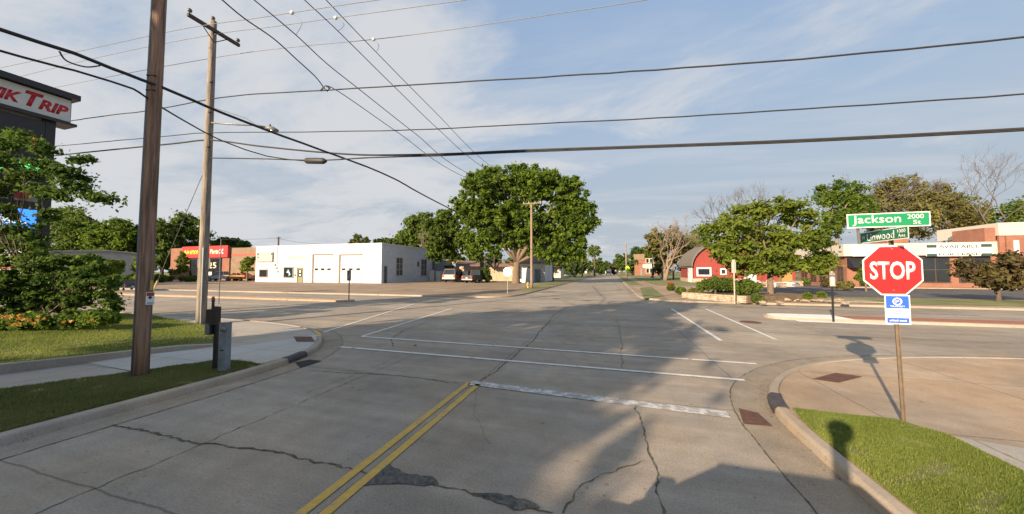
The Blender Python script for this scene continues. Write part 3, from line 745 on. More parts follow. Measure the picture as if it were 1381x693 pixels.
MB().tube([vs * 0.138 + Vector((0, 0, 0)), vs * 0.133 + Vector((0.01, 0, 3)), vs * 0.126 + Vector((0.02, 0.01, 7)), vs * 0.12 + Vector((0.03, 0.02, 11.5))], 0.024, 8).build('conduit', mat('conduit_grey', (0.16, 0.18, 0.20), 0.6, 0.2, 6), pole1, smooth=True)
Fp = Fr((0, 0), (-vs.x, -vs.y), (-vd.x, -vd.y))
def on_pole1(px, py): 
    r = ray(px, py); t = (Vector((b1.x, b1.y, 0)).length - 0.135) / math.hypot(r.x, r.y); p = r * t + Vector((0, 0, CAM_H)); q = p - b1; return q.dot(Fp.u), q.z
u0, zt = on_pole1(197, 394); u1, zb = on_pole1(208, 410.5)
st = MB().box(u0, u1, 0.118, 0.134, zb, zt, Fp, 0.002).build('pole_notice', SIGNWHT, pole1)
MB().box(u0 + 0.01, u1 - 0.01, 0.134, 0.137, zt - 0.09, zt - 0.01, Fp).build('warning_band', mat('notice_red_brown', (0.30, 0.05, 0.03), 0.6, 0.1, 3), st)
MB().poly([Fp((u0 + u1) / 2 + a, 0.138, (zt + zb) / 2 + 0.02 + b) for a, b in ((-0.035, 0), (0, -0.045), (0.035, 0), (0, 0.045))]).build('warning_symbol', BLACKM, st)
MB().box(u0 + 0.02, u1 - 0.02, 0.134, 0.137, zb + 0.02, zb + 0.06, Fp).build('notice_print', mat('print_blue_grey', (0.3, 0.4, 0.5), 0.6, 0.1, 3), st)
ua, za_ = on_pole1(202.5, 378); ub, zb_ = on_pole1(206, 391)
MB().box(ua, ub, 0.118, 0.136, zb_, za_, Fp).build('pole_number_tag', mat('tag_yellow', (0.40, 0.35, 0.08), 0.6, 0.2, 20), pole1)
MB().tube([Fp(0.10, 0.095, 0.0), Fp(0.095, 0.09, 3), Fp(0.085, 0.085, 7)], 0.006, 5).build('ground_wire', GREYM, pole1)
for z_ in (0.35, 0.9, 1.05, 1.15, 1.6, 2.1, 2.7, 3.1, 3.6):
    MB().disc(Fp(-0.04 + 0.05 * math.sin(z_ * 9), 0.134, z_), tuple(-vd), 0.010, 0.012, 8).build('nail_head', GREYM, pole1)
for z_ in (6.6, 6.95):
    MB().tube([Fp(-0.13, 0.03, z_), Fp(0, 0.14, z_), Fp(0.13, 0.03, z_)], 0.02, 6).build('cable_clamp', BLACKM, pole1)

b2 = G(271, 436.5, 0.16)
pole2 = wood_pole('utility_pole', 'tall grey wooden pole with crossarm and streetlight arm', b2, 14.0, 0.19, 0.13, WOODG, lean=(0.0, 0.02))
MB().box(-0.06, 0.06, -1.05, 1.05, 13.42, 13.56, Fr((0.17, 0.0), (1, 0), (0, 1))).build('crossarm', mat('crossarm_dark_wood', (0.07, 0.06, 0.055), 0.9, 0.3, 4), pole2)
for y_ in (-0.98, 0.98):
    ins = MB().tube([(0.17, y_, 13.55), (0.17, y_, 13.64), (0.17, y_, 13.66), (0.17, y_, 13.75), (0.17, y_, 13.80)], [0.02, 0.02, 0.075, 0.085, 0.045], 10).build('insulator', mat('porcelain_grey', (0.10, 0.10, 0.10), 0.3, 0.2, 5), pole2, smooth=True)
MB().tube([(0, 0, 14.0), (0, 0, 14.06), (0, 0, 14.08), (0, 0, 14.18), (0, 0, 14.22)], [0.02, 0.02, 0.07, 0.08, 0.04], 10).build('insulator', MATS['porcelain_grey'], pole2, smooth=True)
for y_ in (-0.5, 0.5): MB().tube([(0.16, y_, 13.42), (0.12, 0.0, 12.95)], 0.02, 6).build('brace', BLACKM, pole2)
MB().tube([(0.2, -0.12, 0), (0.19, -0.12, 3.4)], 0.045, 8).build('cable_guard', GREYM, pole2)
# streetlight arm towards the middle of the crossing
ad = Vector((0.89, 0.455, 0)).normalized()
e1 = atD(283, 160.5, depth(b2)) - b2; za0 = e1.z
tip = ad * 4.0
arm = MB().tube([Vector((0.1, 0, za0)), ad * 1.2 + Vector((0, 0, za0 + 0.02)), ad * 1.95 + Vector((0, 0, za0 + 0.05)), ad * 2.41 + Vector((0, 0, za0 - 0.02))], 0.04, 8).build('lamp_arm', GREYM, pole2, smooth=True)
MB().tube([Vector((0.1, 0, za0 + 0.75)), ad * 1.5 + Vector((0, 0, za0 + 0.35)), ad * 1.95 + Vector((0, 0, za0 + 0.05))], 0.012, 5).build('arm_stay', GREYM, pole2)
lh = MB().tube([ad * 2.34 + Vector((0, 0, za0 - 0.01)), ad * 2.45 + Vector((0, 0, za0 - 0.03)), ad * 2.63 + Vector((0, 0, za0 - 0.08)), ad * 2.88 + Vector((0, 0, za0 - 0.14))], [0.05, 0.10, 0.13, 0.05], 10).build('lamp_head', mat('lamp_head_grey', (0.16, 0.165, 0.17), 0.5, 0.1, 4), pole2, smooth=True)
MB().disc(tuple(ad * 2.63 + Vector((0, 0, za0 - 0.17))), (0, 0, 1), 0.10, 0.07, 12).build('lens', mat('lens_grey', (0.25, 0.25, 0.24), 0.3, 0.05, 4), lh)
MB().disc(tuple(ad * 2.52 + Vector((0, 0, za0 + 0.1))), (0, 0, 1), 0.04, 0.08, 8).build('photocell', BLACKM, lh)
for z_ in (11.0, 9.6, 8.6, 8.0): MB().tube([(0.12, -0.1, z_), (0.26, -0.1, z_), (0.30, -0.1, z_)], [0.03, 0.05, 0.03], 8).build('cable_clamp', BLACKM, pole2)

b3 = G(717, 388.5, 0.14)
s3 = depth(b3) / FPX
pole3 = wood_pole('utility_pole', 'pale wooden pole with short crossarm in front of the big maple', b3, 116 * s3, 0.20, 0.14, WOODL)
MB().box(-12 * s3, 14 * s3, -0.06, 0.06, 114.5 * s3, 116 * s3).build('crossarm', WOODL, pole3)
for q in (-11, -4, 5, 13): MB().tube([(q * s3, 0, 116 * s3), (q * s3, 0, 118 * s3)], [0.08, 0.06], 7).build('insulator', GREYM, pole3)

def wire(label, pts, rad, m=WIRE, name='utility_wire', group='overhead utility wires', twist=0.0, cat='wire'):
    """pts: points in the world, smoothed into one hanging cable"""
    P = [Vector(p) for p in pts]; Q = []
    for i in range(len(P) - 1):
        p0 = P[max(i - 1, 0)]; p1 = P[i]; p2 = P[i + 1]; p3 = P[min(i + 2, len(P) - 1)]
        n = max(2, int((p2 - p1).length / 0.7)) if twist else 8
        for k in range(n):
            t = k / n
            Q.append(0.5 * ((2 * p1) + (p2 - p0) * t + (2 * p0 - 5 * p1 + 4 * p2 - p3) * t * t + (3 * p1 - p0 - 3 * p2 + p3) * t ** 3))
    Q.append(P[-1])
    if twist:
        rg = random.Random(len(label)); Q = [q + Vector((0, 0, rg.uniform(-1, 1) * twist)) for q in Q]
    o = MB().tube(Q, rad, 6).build(name, m, None, smooth=True)
    return tag(o, label, cat, group)
YW = b2.y
yw = lambda y, *a: [atY(px, py, y) for px, py in a]
xw = lambda x, *a: [atX(px, py, x) for px, py in a]
wire('twisted wire from the grey crossarm pole, uppermost of those reaching the right edge', yw(YW, (-60, 188), (115, 160), (200, 149), (279, 134.5), (330, 128), (440, 121.5), (560, 114), (700, 106), (885, 94), (1080, 79.5), (1381, 50), (1700, 10)), 0.022, twist=0.010)
wire('thin middle wire crossing below the lamp arm to the right edge', yw(YW, (-60, 208), (80, 196.5), (230, 183), (281, 179), (440, 177.5), (560, 175), (700, 168), (885, 159), (1080, 147), (1381, 127), (1700, 102)), 0.018, twist=0.008)
wire('thick lashed cable, lowest one reaching the right edge', yw(YW, (-60, 224), (110, 206), (230, 194), (283, 189), (350, 197), (430, 205), (500, 209), (600, 207.5), (700, 203), (885, 196.5), (1080, 189), (1381, 173.5), (1700, 152)), 0.033)
wire('second strand running just under the thick lashed cable', yw(YW, (283, 213), (350, 214), (430, 216), (500, 212.5), (600, 209.5), (700, 205), (885, 198.3), (1080, 191), (1381, 175.5), (1700, 154)), 0.024)
splice = tag(MB().tube([atY(411, 216.5, YW), atY(414, 216.7, YW), atY(436, 217, YW), atY(440, 217, YW)], [0.05, 0.12, 0.12, 0.05], 10).build('splice_case', mat('splice_black', (0.03, 0.03, 0.03), 0.6, 0.2, 5), smooth=True), 'black splice case hanging on the lower crossing cable', 'splice case')
wire('bare wire over the near end of the crossarm', yw(YW - 1.0, (-60, 104), (100, 70.5), (244, 39.5), (345, 24.5), (394, 17), (508, 0), (700, -26)), 0.012, WIREL)
wire('bare wire over the pole top insulator', yw(YW, (-60, 125), (130, 78), (279, 48), (360, 37), (453, 24), (627, 0), (800, -25)), 0.012, WIREL)
wire('bare wire over the far end of the crossarm', yw(YW + 1.0, (-60, 145), (150, 103), (306, 75), (400, 63), (504, 53), (600, 41), (700, 26), (870, 0), (1100, -40)), 0.012, WIREL)
XW = b3.x
arm3 = lambda q: tuple(b3 + Vector((q * s3, 0, 118 * s3)))
wire('wire ending at the splice on the uppermost crossing wire', xw(XW, (270, -28), (300, 0), (330, 25), (369, 52), (400, 80), (425, 103), (436, 117)), 0.02)
wire('leftmost wire running up the street to the pale pole', [*xw(XW, (436, 118), (456, 123), (540, 181), (621, 236)), arm3(-11)], 0.016)
wire('second wire running up the street to the pale pole', [*xw(XW, (300, -35), (343, 0), (399, 47), (440, 85), (484, 120), (560, 180), (628, 232)), arm3(-4)], 0.018)
wire('third wire running up the street to the pale pole', [*xw(XW, (375, -35), (411, 0), (456, 42), (533, 118), (592, 175), (649, 224)), arm3(5)], 0.018)
wire('rightmost wire running up the street to the pale pole', [*xw(XW, (408, -35), (440, 0), (507, 70), (585, 149), (659, 222)), arm3(13)], 0.018)
for (lab, a, mid, c, yy) in (('short jumper below the near crossarm wire', (394, 17), (407, 30), (399, 47), YW - 1.0), ('short jumper below the pole top wire', (453, 24), (464, 33), (456, 42), YW), ('short jumper below the far crossarm wire', (504, 53), (511, 62), (507, 70), YW + 1.0)):
    p = atY(*a, yy); q = atX(*c, XW); m_ = atY(*mid, yy)
    wire(lab, [p, m_, q], 0.010, WIREL, 'jumper_wire', 'jumper loops where the wires cross')
    tag(MB().tube([p + Vector((-0.07, 0, 0)), p + Vector((-0.05, 0, 0)), p + Vector((0.05, 0, 0)), p + Vector((0.07, 0, 0))], [0.03, 0.065, 0.065, 0.03], 8).build('wire_clamp', SIGNWHT, smooth=True), {17: 'white clamp on the near crossarm wire', 24: 'white clamp on the pole top wire', 53: 'white clamp on the far crossarm wire'}[a[1]], 'wire clamp', 'white clamps on the upper wires')
pj = atY(438, 120, YW)
tag(MB().tube([pj + Vector((-0.2, 0, -0.05)), pj + Vector((-0.1, 0, 0.07)), pj, pj + Vector((0.12, 0, -0.1)), pj + Vector((0.25, 0, 0.0)), pj + Vector((0.1, 0, 0.1))], 0.035, 6).build('wire_splice', BLACKM, smooth=True), 'knotted splice on the uppermost crossing wire', 'wire splice')
att = b1 + Vector((0.13 * 0.6, 0.02, 7.0))
wire('thick black cable passing the brown pole and dropping up the street', [*xw(b1.x + 0.1, (-40, 24), (0, 40), (100, 72), (150, 92), (190, 107)), *xw(b1.x + 0.1, (220, 118), (260, 135), (300, 152), (380, 183), (460, 212), (530, 240), (600, 278)), tuple(b3 + Vector((0, 0, 52 * s3)))], 0.035, twist=0.006)
wire('second black cable from the brown pole to the splice case', [*xw(b1.x + 0.1, (-40, 53), (0, 68), (60, 85), (100, 95), (150, 110), (180, 120)), atX(197, 131, b1.x + 0.05), atY(240, 158, b1.y + 1.3), atY(300, 190, b1.y + 3.6), atY(360, 210.5, b1.y + 5.2), atY(413, 217, YW)], 0.022, twist=0.004)
wire('short slack cable loop beside the brown pole', [atX(80, 69, b1.x + 0.1), atX(90, 82, b1.x + 0.1), atX(115, 90, b1.x + 0.1), atX(135, 88.5, b1.x + 0.1)], 0.014)
ga = G(205, 396, 0.15); gt = b2 + Vector((0, 0.1, 8.3))
gt = b2 + Vector((0, 0.05, (atD(275, 212, depth(b2)) - b2).z))
guy = tag(MB().tube([gt, ga], 0.014, 5).build('guy_wire', WIREL), 'slanting guy wire tied to the grey crossarm pole', 'guy wire')
dirg = (ga - gt)
MB().tube([gt + dirg * 0.80, ga], [0.07, 0.07], 7).build('guy_guard', mat('guard_pale_yellow', (0.52, 0.42, 0.20), 0.6, 0.1, 3), guy)
MB().tube([gt + dirg * 0.27, gt + dirg * 0.29], [0.05, 0.05], 7).build('strain_insulator', GREYM, guy)

# ------------------------------------------------------------------ meter posts at the corner
pb = G(288, 498, Z1); sp = depth(pb) / FPX
F0 = Fr((0, 0), (math.cos(YAW), math.sin(YAW)), (math.sin(YAW), -math.cos(YAW)))     # facing the camera side
mp_ = empty('meter_post', pb, 0, 'black post with dark metal boxes beside the brown pole', 'meter post')
k = 0.83
MB().box(0.5 * sp, 5 * sp, -0.05, 0.05, -0.05, 84 * sp, F0, 0.004).build('post', BLACKM, mp_)
MB().box(0 * sp, 6 * sp, 0.04, 0.13, 60 * sp, 85 * sp, F0, 0.01).build('meter_box', BLACKM, mp_)
bx_ = MB().box(-8.5 * sp, 0 * sp, -0.02, 0.10, 47 * sp, 81 * sp, F0, 0.01).build('switch_box', BLACKM, mp_)
MB().box(-8.0 * sp, -2 * sp, 0.10, 0.12, 48 * sp, 62 * sp, F0, 0.004).build('cover_plate', mat('worn_grey_plate', (0.13, 0.14, 0.14), 0.5, 0.6, 25), bx_)
MB().tube([F0(-2 * sp, 0.04, 81 * sp), F0(-2 * sp, 0.04, 92 * sp)], 1.6 * sp, 10).build('conduit', BLACKM, mp_, smooth=True)
MB().tube([F0(-2 * sp, 0.04, 91 * sp), F0(-2 * sp, 0.04, 96 * sp), F0(-2 * sp, 0.04, 98 * sp)], [1.9 * sp, 1.9 * sp, 1.0 * sp], 10).build('weather_head', mat('weather_head_brown', (0.16, 0.11, 0.09), 0.8, 0.2, 9), mp_, smooth=True)
pb = G(301, 500.5, Z1); sp = depth(pb) / FPX
gp_ = empty('utility_pedestal', pb, 0, 'square galvanised post with a round cap lock beside the black post', 'utility pedestal')
MB().box(-4.0 * sp, 6.0 * sp, -0.08, 0.08, -0.05, 64 * sp, F0, 0.008).build('casing', mat('galvanised_weathered', (0.20, 0.235, 0.26), 0.55, 0.25, 5, metal=0.3), gp_)
MB().box(-4.3 * sp, 6.3 * sp, -0.09, 0.09, 64 * sp, 65.5 * sp, F0, 0.004).build('lid', GREYM, gp_)
kn = MB().disc(F0(3.5 * sp, 0.11, 57 * sp), F0.d, 3.6 * sp, 0.07, 16, 3.0 * sp).build('lock_cap', GREYM, gp_, smooth=True)
MB().disc(F0(5 * sp, 0.15, 57.5 * sp), F0.d, 1.5 * sp, 0.07, 10).build('bolt', GREYM, kn)
MB().box(-1 * sp, 3 * sp, 0.081, 0.084, 28 * sp, 29.5 * sp, F0).build('scratch_plate', DARK, gp_)

# ------------------------------------------------------------------ stop sign with street names
sb = G(1220, 570, Z1)
ss = empty('stop_sign', sb, 0, 'red octagonal stop sign on a leaning steel post at the corner', 'stop sign')
Fs = Fr((0, 0), (1, 0), (0, -1))
def fpx(px, py, Y=None, F=None):
    p = atY(px, py, Y if Y else sb.y) - sb; return p.x, p.z
xt, _ = fpx(1203, 331)
def u_post(px0, px1): return [(-0.028, 0), (-0.022, 0.028), (0.022, 0.028), (0.028, 0), (0.016, 0), (0.013, 0.016), (-0.013, 0.016), (-0.016, 0)]
zt = fpx(1190, 308)[1]; lean = -0.055
mb = MB(); pr = u_post(0, 0)
lo = [mb.bm.verts.new(Vector((a, b, -0.1))) for a, b in pr]; hi = [mb.bm.verts.new(Vector((a + lean, b, zt))) for a, b in pr]
for i in range(8): mb.bm.faces.new([lo[i], lo[(i + 1) % 8], hi[(i + 1) % 8], hi[i]])
mb.bm.faces.new(hi)
mb.build('post', mat('post_steel_brown', (0.20, 0.155, 0.115), 0.6, 0.3, 6, metal=0.4), ss)
xa, z1_ = fpx(1163, 365); xb, _ = fpx(1244, 360)
cx_ = (xa + xb) / 2; zc_ = (fpx(1203, 331)[1] + fpx(1203, 398)[1]) / 2; Ro = (xb - xa) / 2
Rv = (fpx(1203, 331)[1] - fpx(1203, 398)[1]) / 2
def octo(r, d0, d1, corner=1.0):
    mb = MB(); kx = Ro / 1.0
    v0 = [Fs(cx_ + math.cos(a) * r / math.cos(math.pi / 8), d0, zc_ + math.sin(a) * r * (Rv / Ro) / math.cos(math.pi / 8)) for a in [math.pi / 8 + i * math.pi / 4 for i in range(8)]]
    v1 = [p + Fs.d * (d1 - d0) for p in v0]
    a = [mb.bm.verts.new(p) for p in v0]; b = [mb.bm.verts.new(p) for p in v1]
    mb.bm.faces.new(a); mb.bm.faces.new(b)
    for i in range(8): mb.bm.faces.new([a[i], a[(i + 1) % 8], b[(i + 1) % 8], b[i]])
    return mb
pl = octo(Ro, 0.004, 0.009).build('sign_plate', SIGNWHT, ss)
octo(Ro * 0.945, 0.010, 0.012).build('red_face', SIGNRED, pl)
text('STOP', Fs, cx_ - Ro * 0.76, cx_ + Ro * 0.76, zc_ - Rv * 0.38, zc_ + Rv * 0.36, 0.0125, 'lettering', SIGNWHT, pl, 0.001, 0.025)
for dz in (0.86, -0.8): MB().disc(Fs(cx_, 0.016, zc_ + Rv * dz), Fs.d, 0.012, 0.012, 8).build('bolt', GREYM, pl)
# blue transit plate
xa, za1 = fpx(1191, 397.5); xb, _ = fpx(1226, 397.5); _, zb1 = fpx(1208, 437)
xa += 0.006; 
tp = MB().box(xa, xb, 0.010, 0.014, zb1, za1, Fs, 0.001).build('transit_plate', SIGNWHT, ss)
w_ = xb - xa; h_ = za1 - zb1
MB().box(xa + w_ * .05, xb - w_ * .05, 0.0145, 0.0155, zb1 + h_ * .54, za1 - h_ * .03, Fs).build('blue_field', SIGNBLU, tp)
MB().box(xa + w_ * .07, xb - w_ * .07, 0.0145, 0.0155, zb1 + h_ * .04, zb1 + h_ * .22, Fs).build('blue_field', SIGNBLU, tp)
ring = MB(); n_ = 24
for i in range(n_):
    a0, a1 = 2 * math.pi * i / n_, 2 * math.pi * (i + 1) / n_; c0 = (xa + w_ / 2, zb1 + h_ * .78); r0, r1 = w_ * .13, w_ * .19
    ring.poly([Fs(c0[0] + math.cos(a) * r, 0.0165, c0[1] + math.sin(a) * r) for a, r in ((a0, r0), (a0, r1), (a1, r1), (a1, r0))])
ring.build('round_logo', SIGNWHT, tp)
text('go', Fs, xa + w_ * .42, xa + w_ * .58, zb1 + h_ * .74, zb1 + h_ * .82, 0.016, 'lettering', SIGNWHT, tp, 0.0008, 0.03)
text('TRANSIT', Fs, xa + w_ * .2, xa + w_ * .8, zb1 + h_ * .585, zb1 + h_ * .64, 0.0158, 'lettering', SIGNWHT, tp, 0.0008, 0.02)
text('oshkosh transit', Fs, xa + w_ * .16, xa + w_ * .84, zb1 + h_ * .09, zb1 + h_ * .17, 0.0158, 'lettering', SIGNWHT, tp, 0.0008, 0.02)
text('i', Fs, xa + w_ * .47, xa + w_ * .53, zb1 + h_ * .34, zb1 + h_ * .40, 0.0145, 'lettering', SIGNBLU, tp, 0.0008, 0.02)
# street name blades
def blade(name, label, F, u0, u1, z0, z1, gm, words, d=0.0):
    b = MB().box(u0, u1, d - 0.002, d + 0.002, z0, z1, F, 0.0).build(name, SIGNWHT, ss); b['label'] = label
    h = z1 - z0; e = h * 0.07
    for s in (1, -1):
        MB().box(u0 + e, u1 - e, d + s * 0.0025, d + s * 0.0035, z0 + e, z1 - e, F).build('green_face', gm, b)
    for w, a0, a1, c0, c1 in words:
        text(w, F, u0 + (u1 - u0) * a0, u0 + (u1 - u0) * a1, z0 + h * c0, z0 + h * c1, d + 0.004, 'lettering', SIGNWHT, b, 0.0008, 0.008)
    return b
xa, z1_ = fpx(1140, 289.5); xb, _ = fpx(1252, 285); z0_ = (fpx(1140, 309)[1] + fpx(1252, 304)[1]) / 2; z1_ = (fpx(1140, 289.5)[1] + fpx(1252, 285)[1]) / 2
blade('street_name_blade', 'green blade reading Jackson St', Fs, xa, xb, z0_, z1_, SIGNGRN, [('Jackson', .07, .66, .13, .87), ('2000', .735, .925, .53, .84), ('St', .80, .89, .16, .44)], d=0.03)
Fl = Fr((0, 0), (0, -1), (-1, 0))
def yx(px, py, X=-0.06):
    p = atX(px, py, sb.x + X) - sb; return -p.y, p.z
ua, zA = yx(1165, 314); ub, zB = yx(1231.5, 304); _, zC = yx(1165, 329.5); _, zD = yx(1231.5, 320)
blade('street_name_blade', 'duller green blade reading W Linwood Ave', Fl, ua, ub, (zC + zD) / 2, (zA + zB) / 2, SIGNGRN2, [('W', .05, .12, .32, .62), ('Linwood', .17, .74, .14, .80), ('1000', .80, .95, .52, .82), ('Ave', .81, .94, .16, .44)], d=0.115)
MB().box(-0.09, -0.03, -0.03, 0.05, zt - 0.01, zt + 0.03, WORLD).build('bracket', GREYM, ss)
MB().tube([(lean, 0, zt - 0.12), (lean, 0, z0_ + 0.02)], 0.018, 8).build('bracket', GREYM, ss)

# ------------------------------------------------------------------ other signs
def sign_post(name, label, base, h, plate_fn, post_m, r=0.03, group=None):
    o = empty(name, base, 0, label, 'road sign', group)
    MB().tube([(0, 0, -0.1), (0, 0, h)], r, 7).build('post', post_m, o)
    plate_fn(o); return o
# black keep-right style sign on the brick median
gb = G(1124, 431, 0.13); s_ = depth(gb) / FPX
def pf(o):
    MB().box(-3.0 * s_, 3.0 * s_, 0.03, 0.05, 45 * s_, 62 * s_, Fs, 0.003).build('sign_plate', mat('sign_back_beige', (0.36, 0.33, 0.28), 0.6, 0.15, 9), o)
    MB().box(-1.0 * s_, 1.2 * s_, 0.051, 0.054, 48 * s_, 58 * s_, Fs).build('arrow_mark', SIGNWHT, o)
    MB().tube([(0, 0, 62 * s_), (0, 0, 65.5 * s_)], [2.6 * s_, 2.0 * s_], 8).build('cap', mat('cap_grey', (0.22, 0.2, 0.18), 0.6, 0.1, 4), o)
sign_post('median_sign', 'narrow sign on a black post in the brick median', gb, 62 * s_, pf, BLACKM, 0.045)
gb = G(991, 408, 0.13); s_ = depth(gb) / FPX
def pf(o):
    MB().box(-2.6 * s_, 2.6 * s_, -0.05, -0.02, 40 * s_, 55 * s_, Fs, 0.003).build('sign_plate', mat('sign_back_grey', (0.33, 0.33, 0.32), 0.6, 0.15, 9), o)
    MB().box(-1.9 * s_, 1.9 * s_, -0.05, -0.02, 55 * s_, 58 * s_, Fs).build('topper', MATS['sign_back_grey'], o)
sign_post('street_sign', 'narrow grey sign on a pale post before the stone wall', gb, 57 * s_, pf, mat('pale_post', (0.42, 0.36, 0.28), 0.6, 0.1, 4), 0.05)
gb = G(470.5, 404.5, 0.13); s_ = depth(gb) / FPX
def pf(o):
    p = MB().box(-3.2 * s_, 3.2 * s_, 0.03, 0.05, 26 * s_, 40 * s_, Fs, 0.003).build('sign_plate', mat('sign_face_dark', (0.09, 0.09, 0.09), 0.5, 0.2, 6), o)
    MB().poly([Fs(a * s_, 0.053, (33 + b) * s_) for a, b in ((-1.5, -4), (-0.5, -4), (1.8, 3.0), (0.8, 3.2))]).build('stroke_mark', mat('mark_grey', (0.35, 0.35, 0.35), 0.5, 0.1, 6), p)
sign_post('median_sign', 'small dark sign on a brown post in front of the garage doors', gb, 40 * s_, pf, mat('post_rust', (0.08, 0.05, 0.04), 0.8, 0.2, 6), 0.04)
def octo_back(o, r, z, m, F=Fs, d=0.03, red=True):
    for dd, mm, nm in ((d, m, 'sign_plate'), (d - 0.02, SIGNRED, 'red_face')):
        mb = MB(); a = [mb.bm.verts.new(F(math.cos(t) * r / math.cos(math.pi / 8), dd, z + math.sin(t) * r / math.cos(math.pi / 8))) for t in [math.pi / 8 + i * math.pi / 4 for i in range(8)]]
        b = [mb.bm.verts.new(v.co - F.d * 0.015) for v in a]; mb.bm.faces.new(a); mb.bm.faces.new(b)
        for i in range(8): mb.bm.faces.new([a[i], a[(i + 1) % 8], b[(i + 1) % 8], b[i]])
        mb.build(nm, mm, o)
gb = G(684.5, 396, 0.13); s_ = depth(gb) / FPX
sign_post('stop_sign', 'white back of a stop sign in front of the big maple trunk', gb, 36 * s_, lambda o: octo_back(o, 6.2 * s_, 29.5 * s_, mat('bare_sign_back', (0.62, 0.62, 0.60), 0.5, 0.06, 3)), mat('pale_post2', (0.36, 0.34, 0.31), 0.6, 0.1, 4), 0.035)
gb = G(279.5, 398, 0.14); s_ = depth(gb) / FPX
o = sign_post('stop_sign', 'dark grey back of a stop sign behind the grey crossarm pole', gb, 57 * s_, lambda o: None, BLACKM, 0.04)
oc = empty('sign_head', (-8.8 * s_, 0, 0)); oc.parent = o
octo_back(oc, 12.6 * s_, 43 * s_, mat('sign_back_dark', (0.10, 0.105, 0.11), 0.6, 0.15, 5))
MB().box(-9 * s_, 0.5 * s_, -0.01, 0.015, 42 * s_, 44 * s_, Fs).build('bracket', GREYM, o)
# tall thin lot lamp beyond the meter post
gb = G(295, 410, 0.0); s_ = depth(gb) / FPX
ll = empty('lot_lamp', gb, 0, 'very thin dark lamp post behind the meter boxes', 'lamp post')
MB().tube([(0, 0, -0.1), (0, 0, 90 * s_)], 0.035, 7).build('post', mat('thin_post_grey', (0.12, 0.12, 0.125), 0.6, 0.1, 4), ll)
MB().box(-2.4 * s_, 2 * s_, -0.1, 0.1, 88.5 * s_, 91 * s_, Fs).build('lamp_head', BLACKM, ll)

# hydrant
hb = G(712, 388, 0.14); s_ = depth(hb) / FPX
hy = empty('fire_hydrant', hb, 0, 'small yellow fire hydrant at the foot of the pale pole', 'hydrant')
HY = mat('hydrant_yellow', (0.62, 0.36, 0.07), 0.5, 0.1, 5)
MB().tube([(0, 0, -0.05), (0, 0, 0.04), (0, 0, 0.05), (0, 0, 0.6), (0, 0, 0.62), (0, 0, 0.66), (0, 0, 0.76), (0, 0, 0.82)], [0.17, 0.17, 0.12, 0.12, 0.16, 0.16, 0.11, 0.04], 12).build('barrel', HY, hy, smooth=True)
MB().tube([(-0.24, 0, 0.5), (0.24, 0, 0.5)], 0.065, 10).build('side_nozzle', HY, hy, smooth=True)
MB().tube([(0, 0, 0.42), (0, -0.24, 0.42)], 0.085, 10).build('pumper_nozzle', HY, hy, smooth=True)

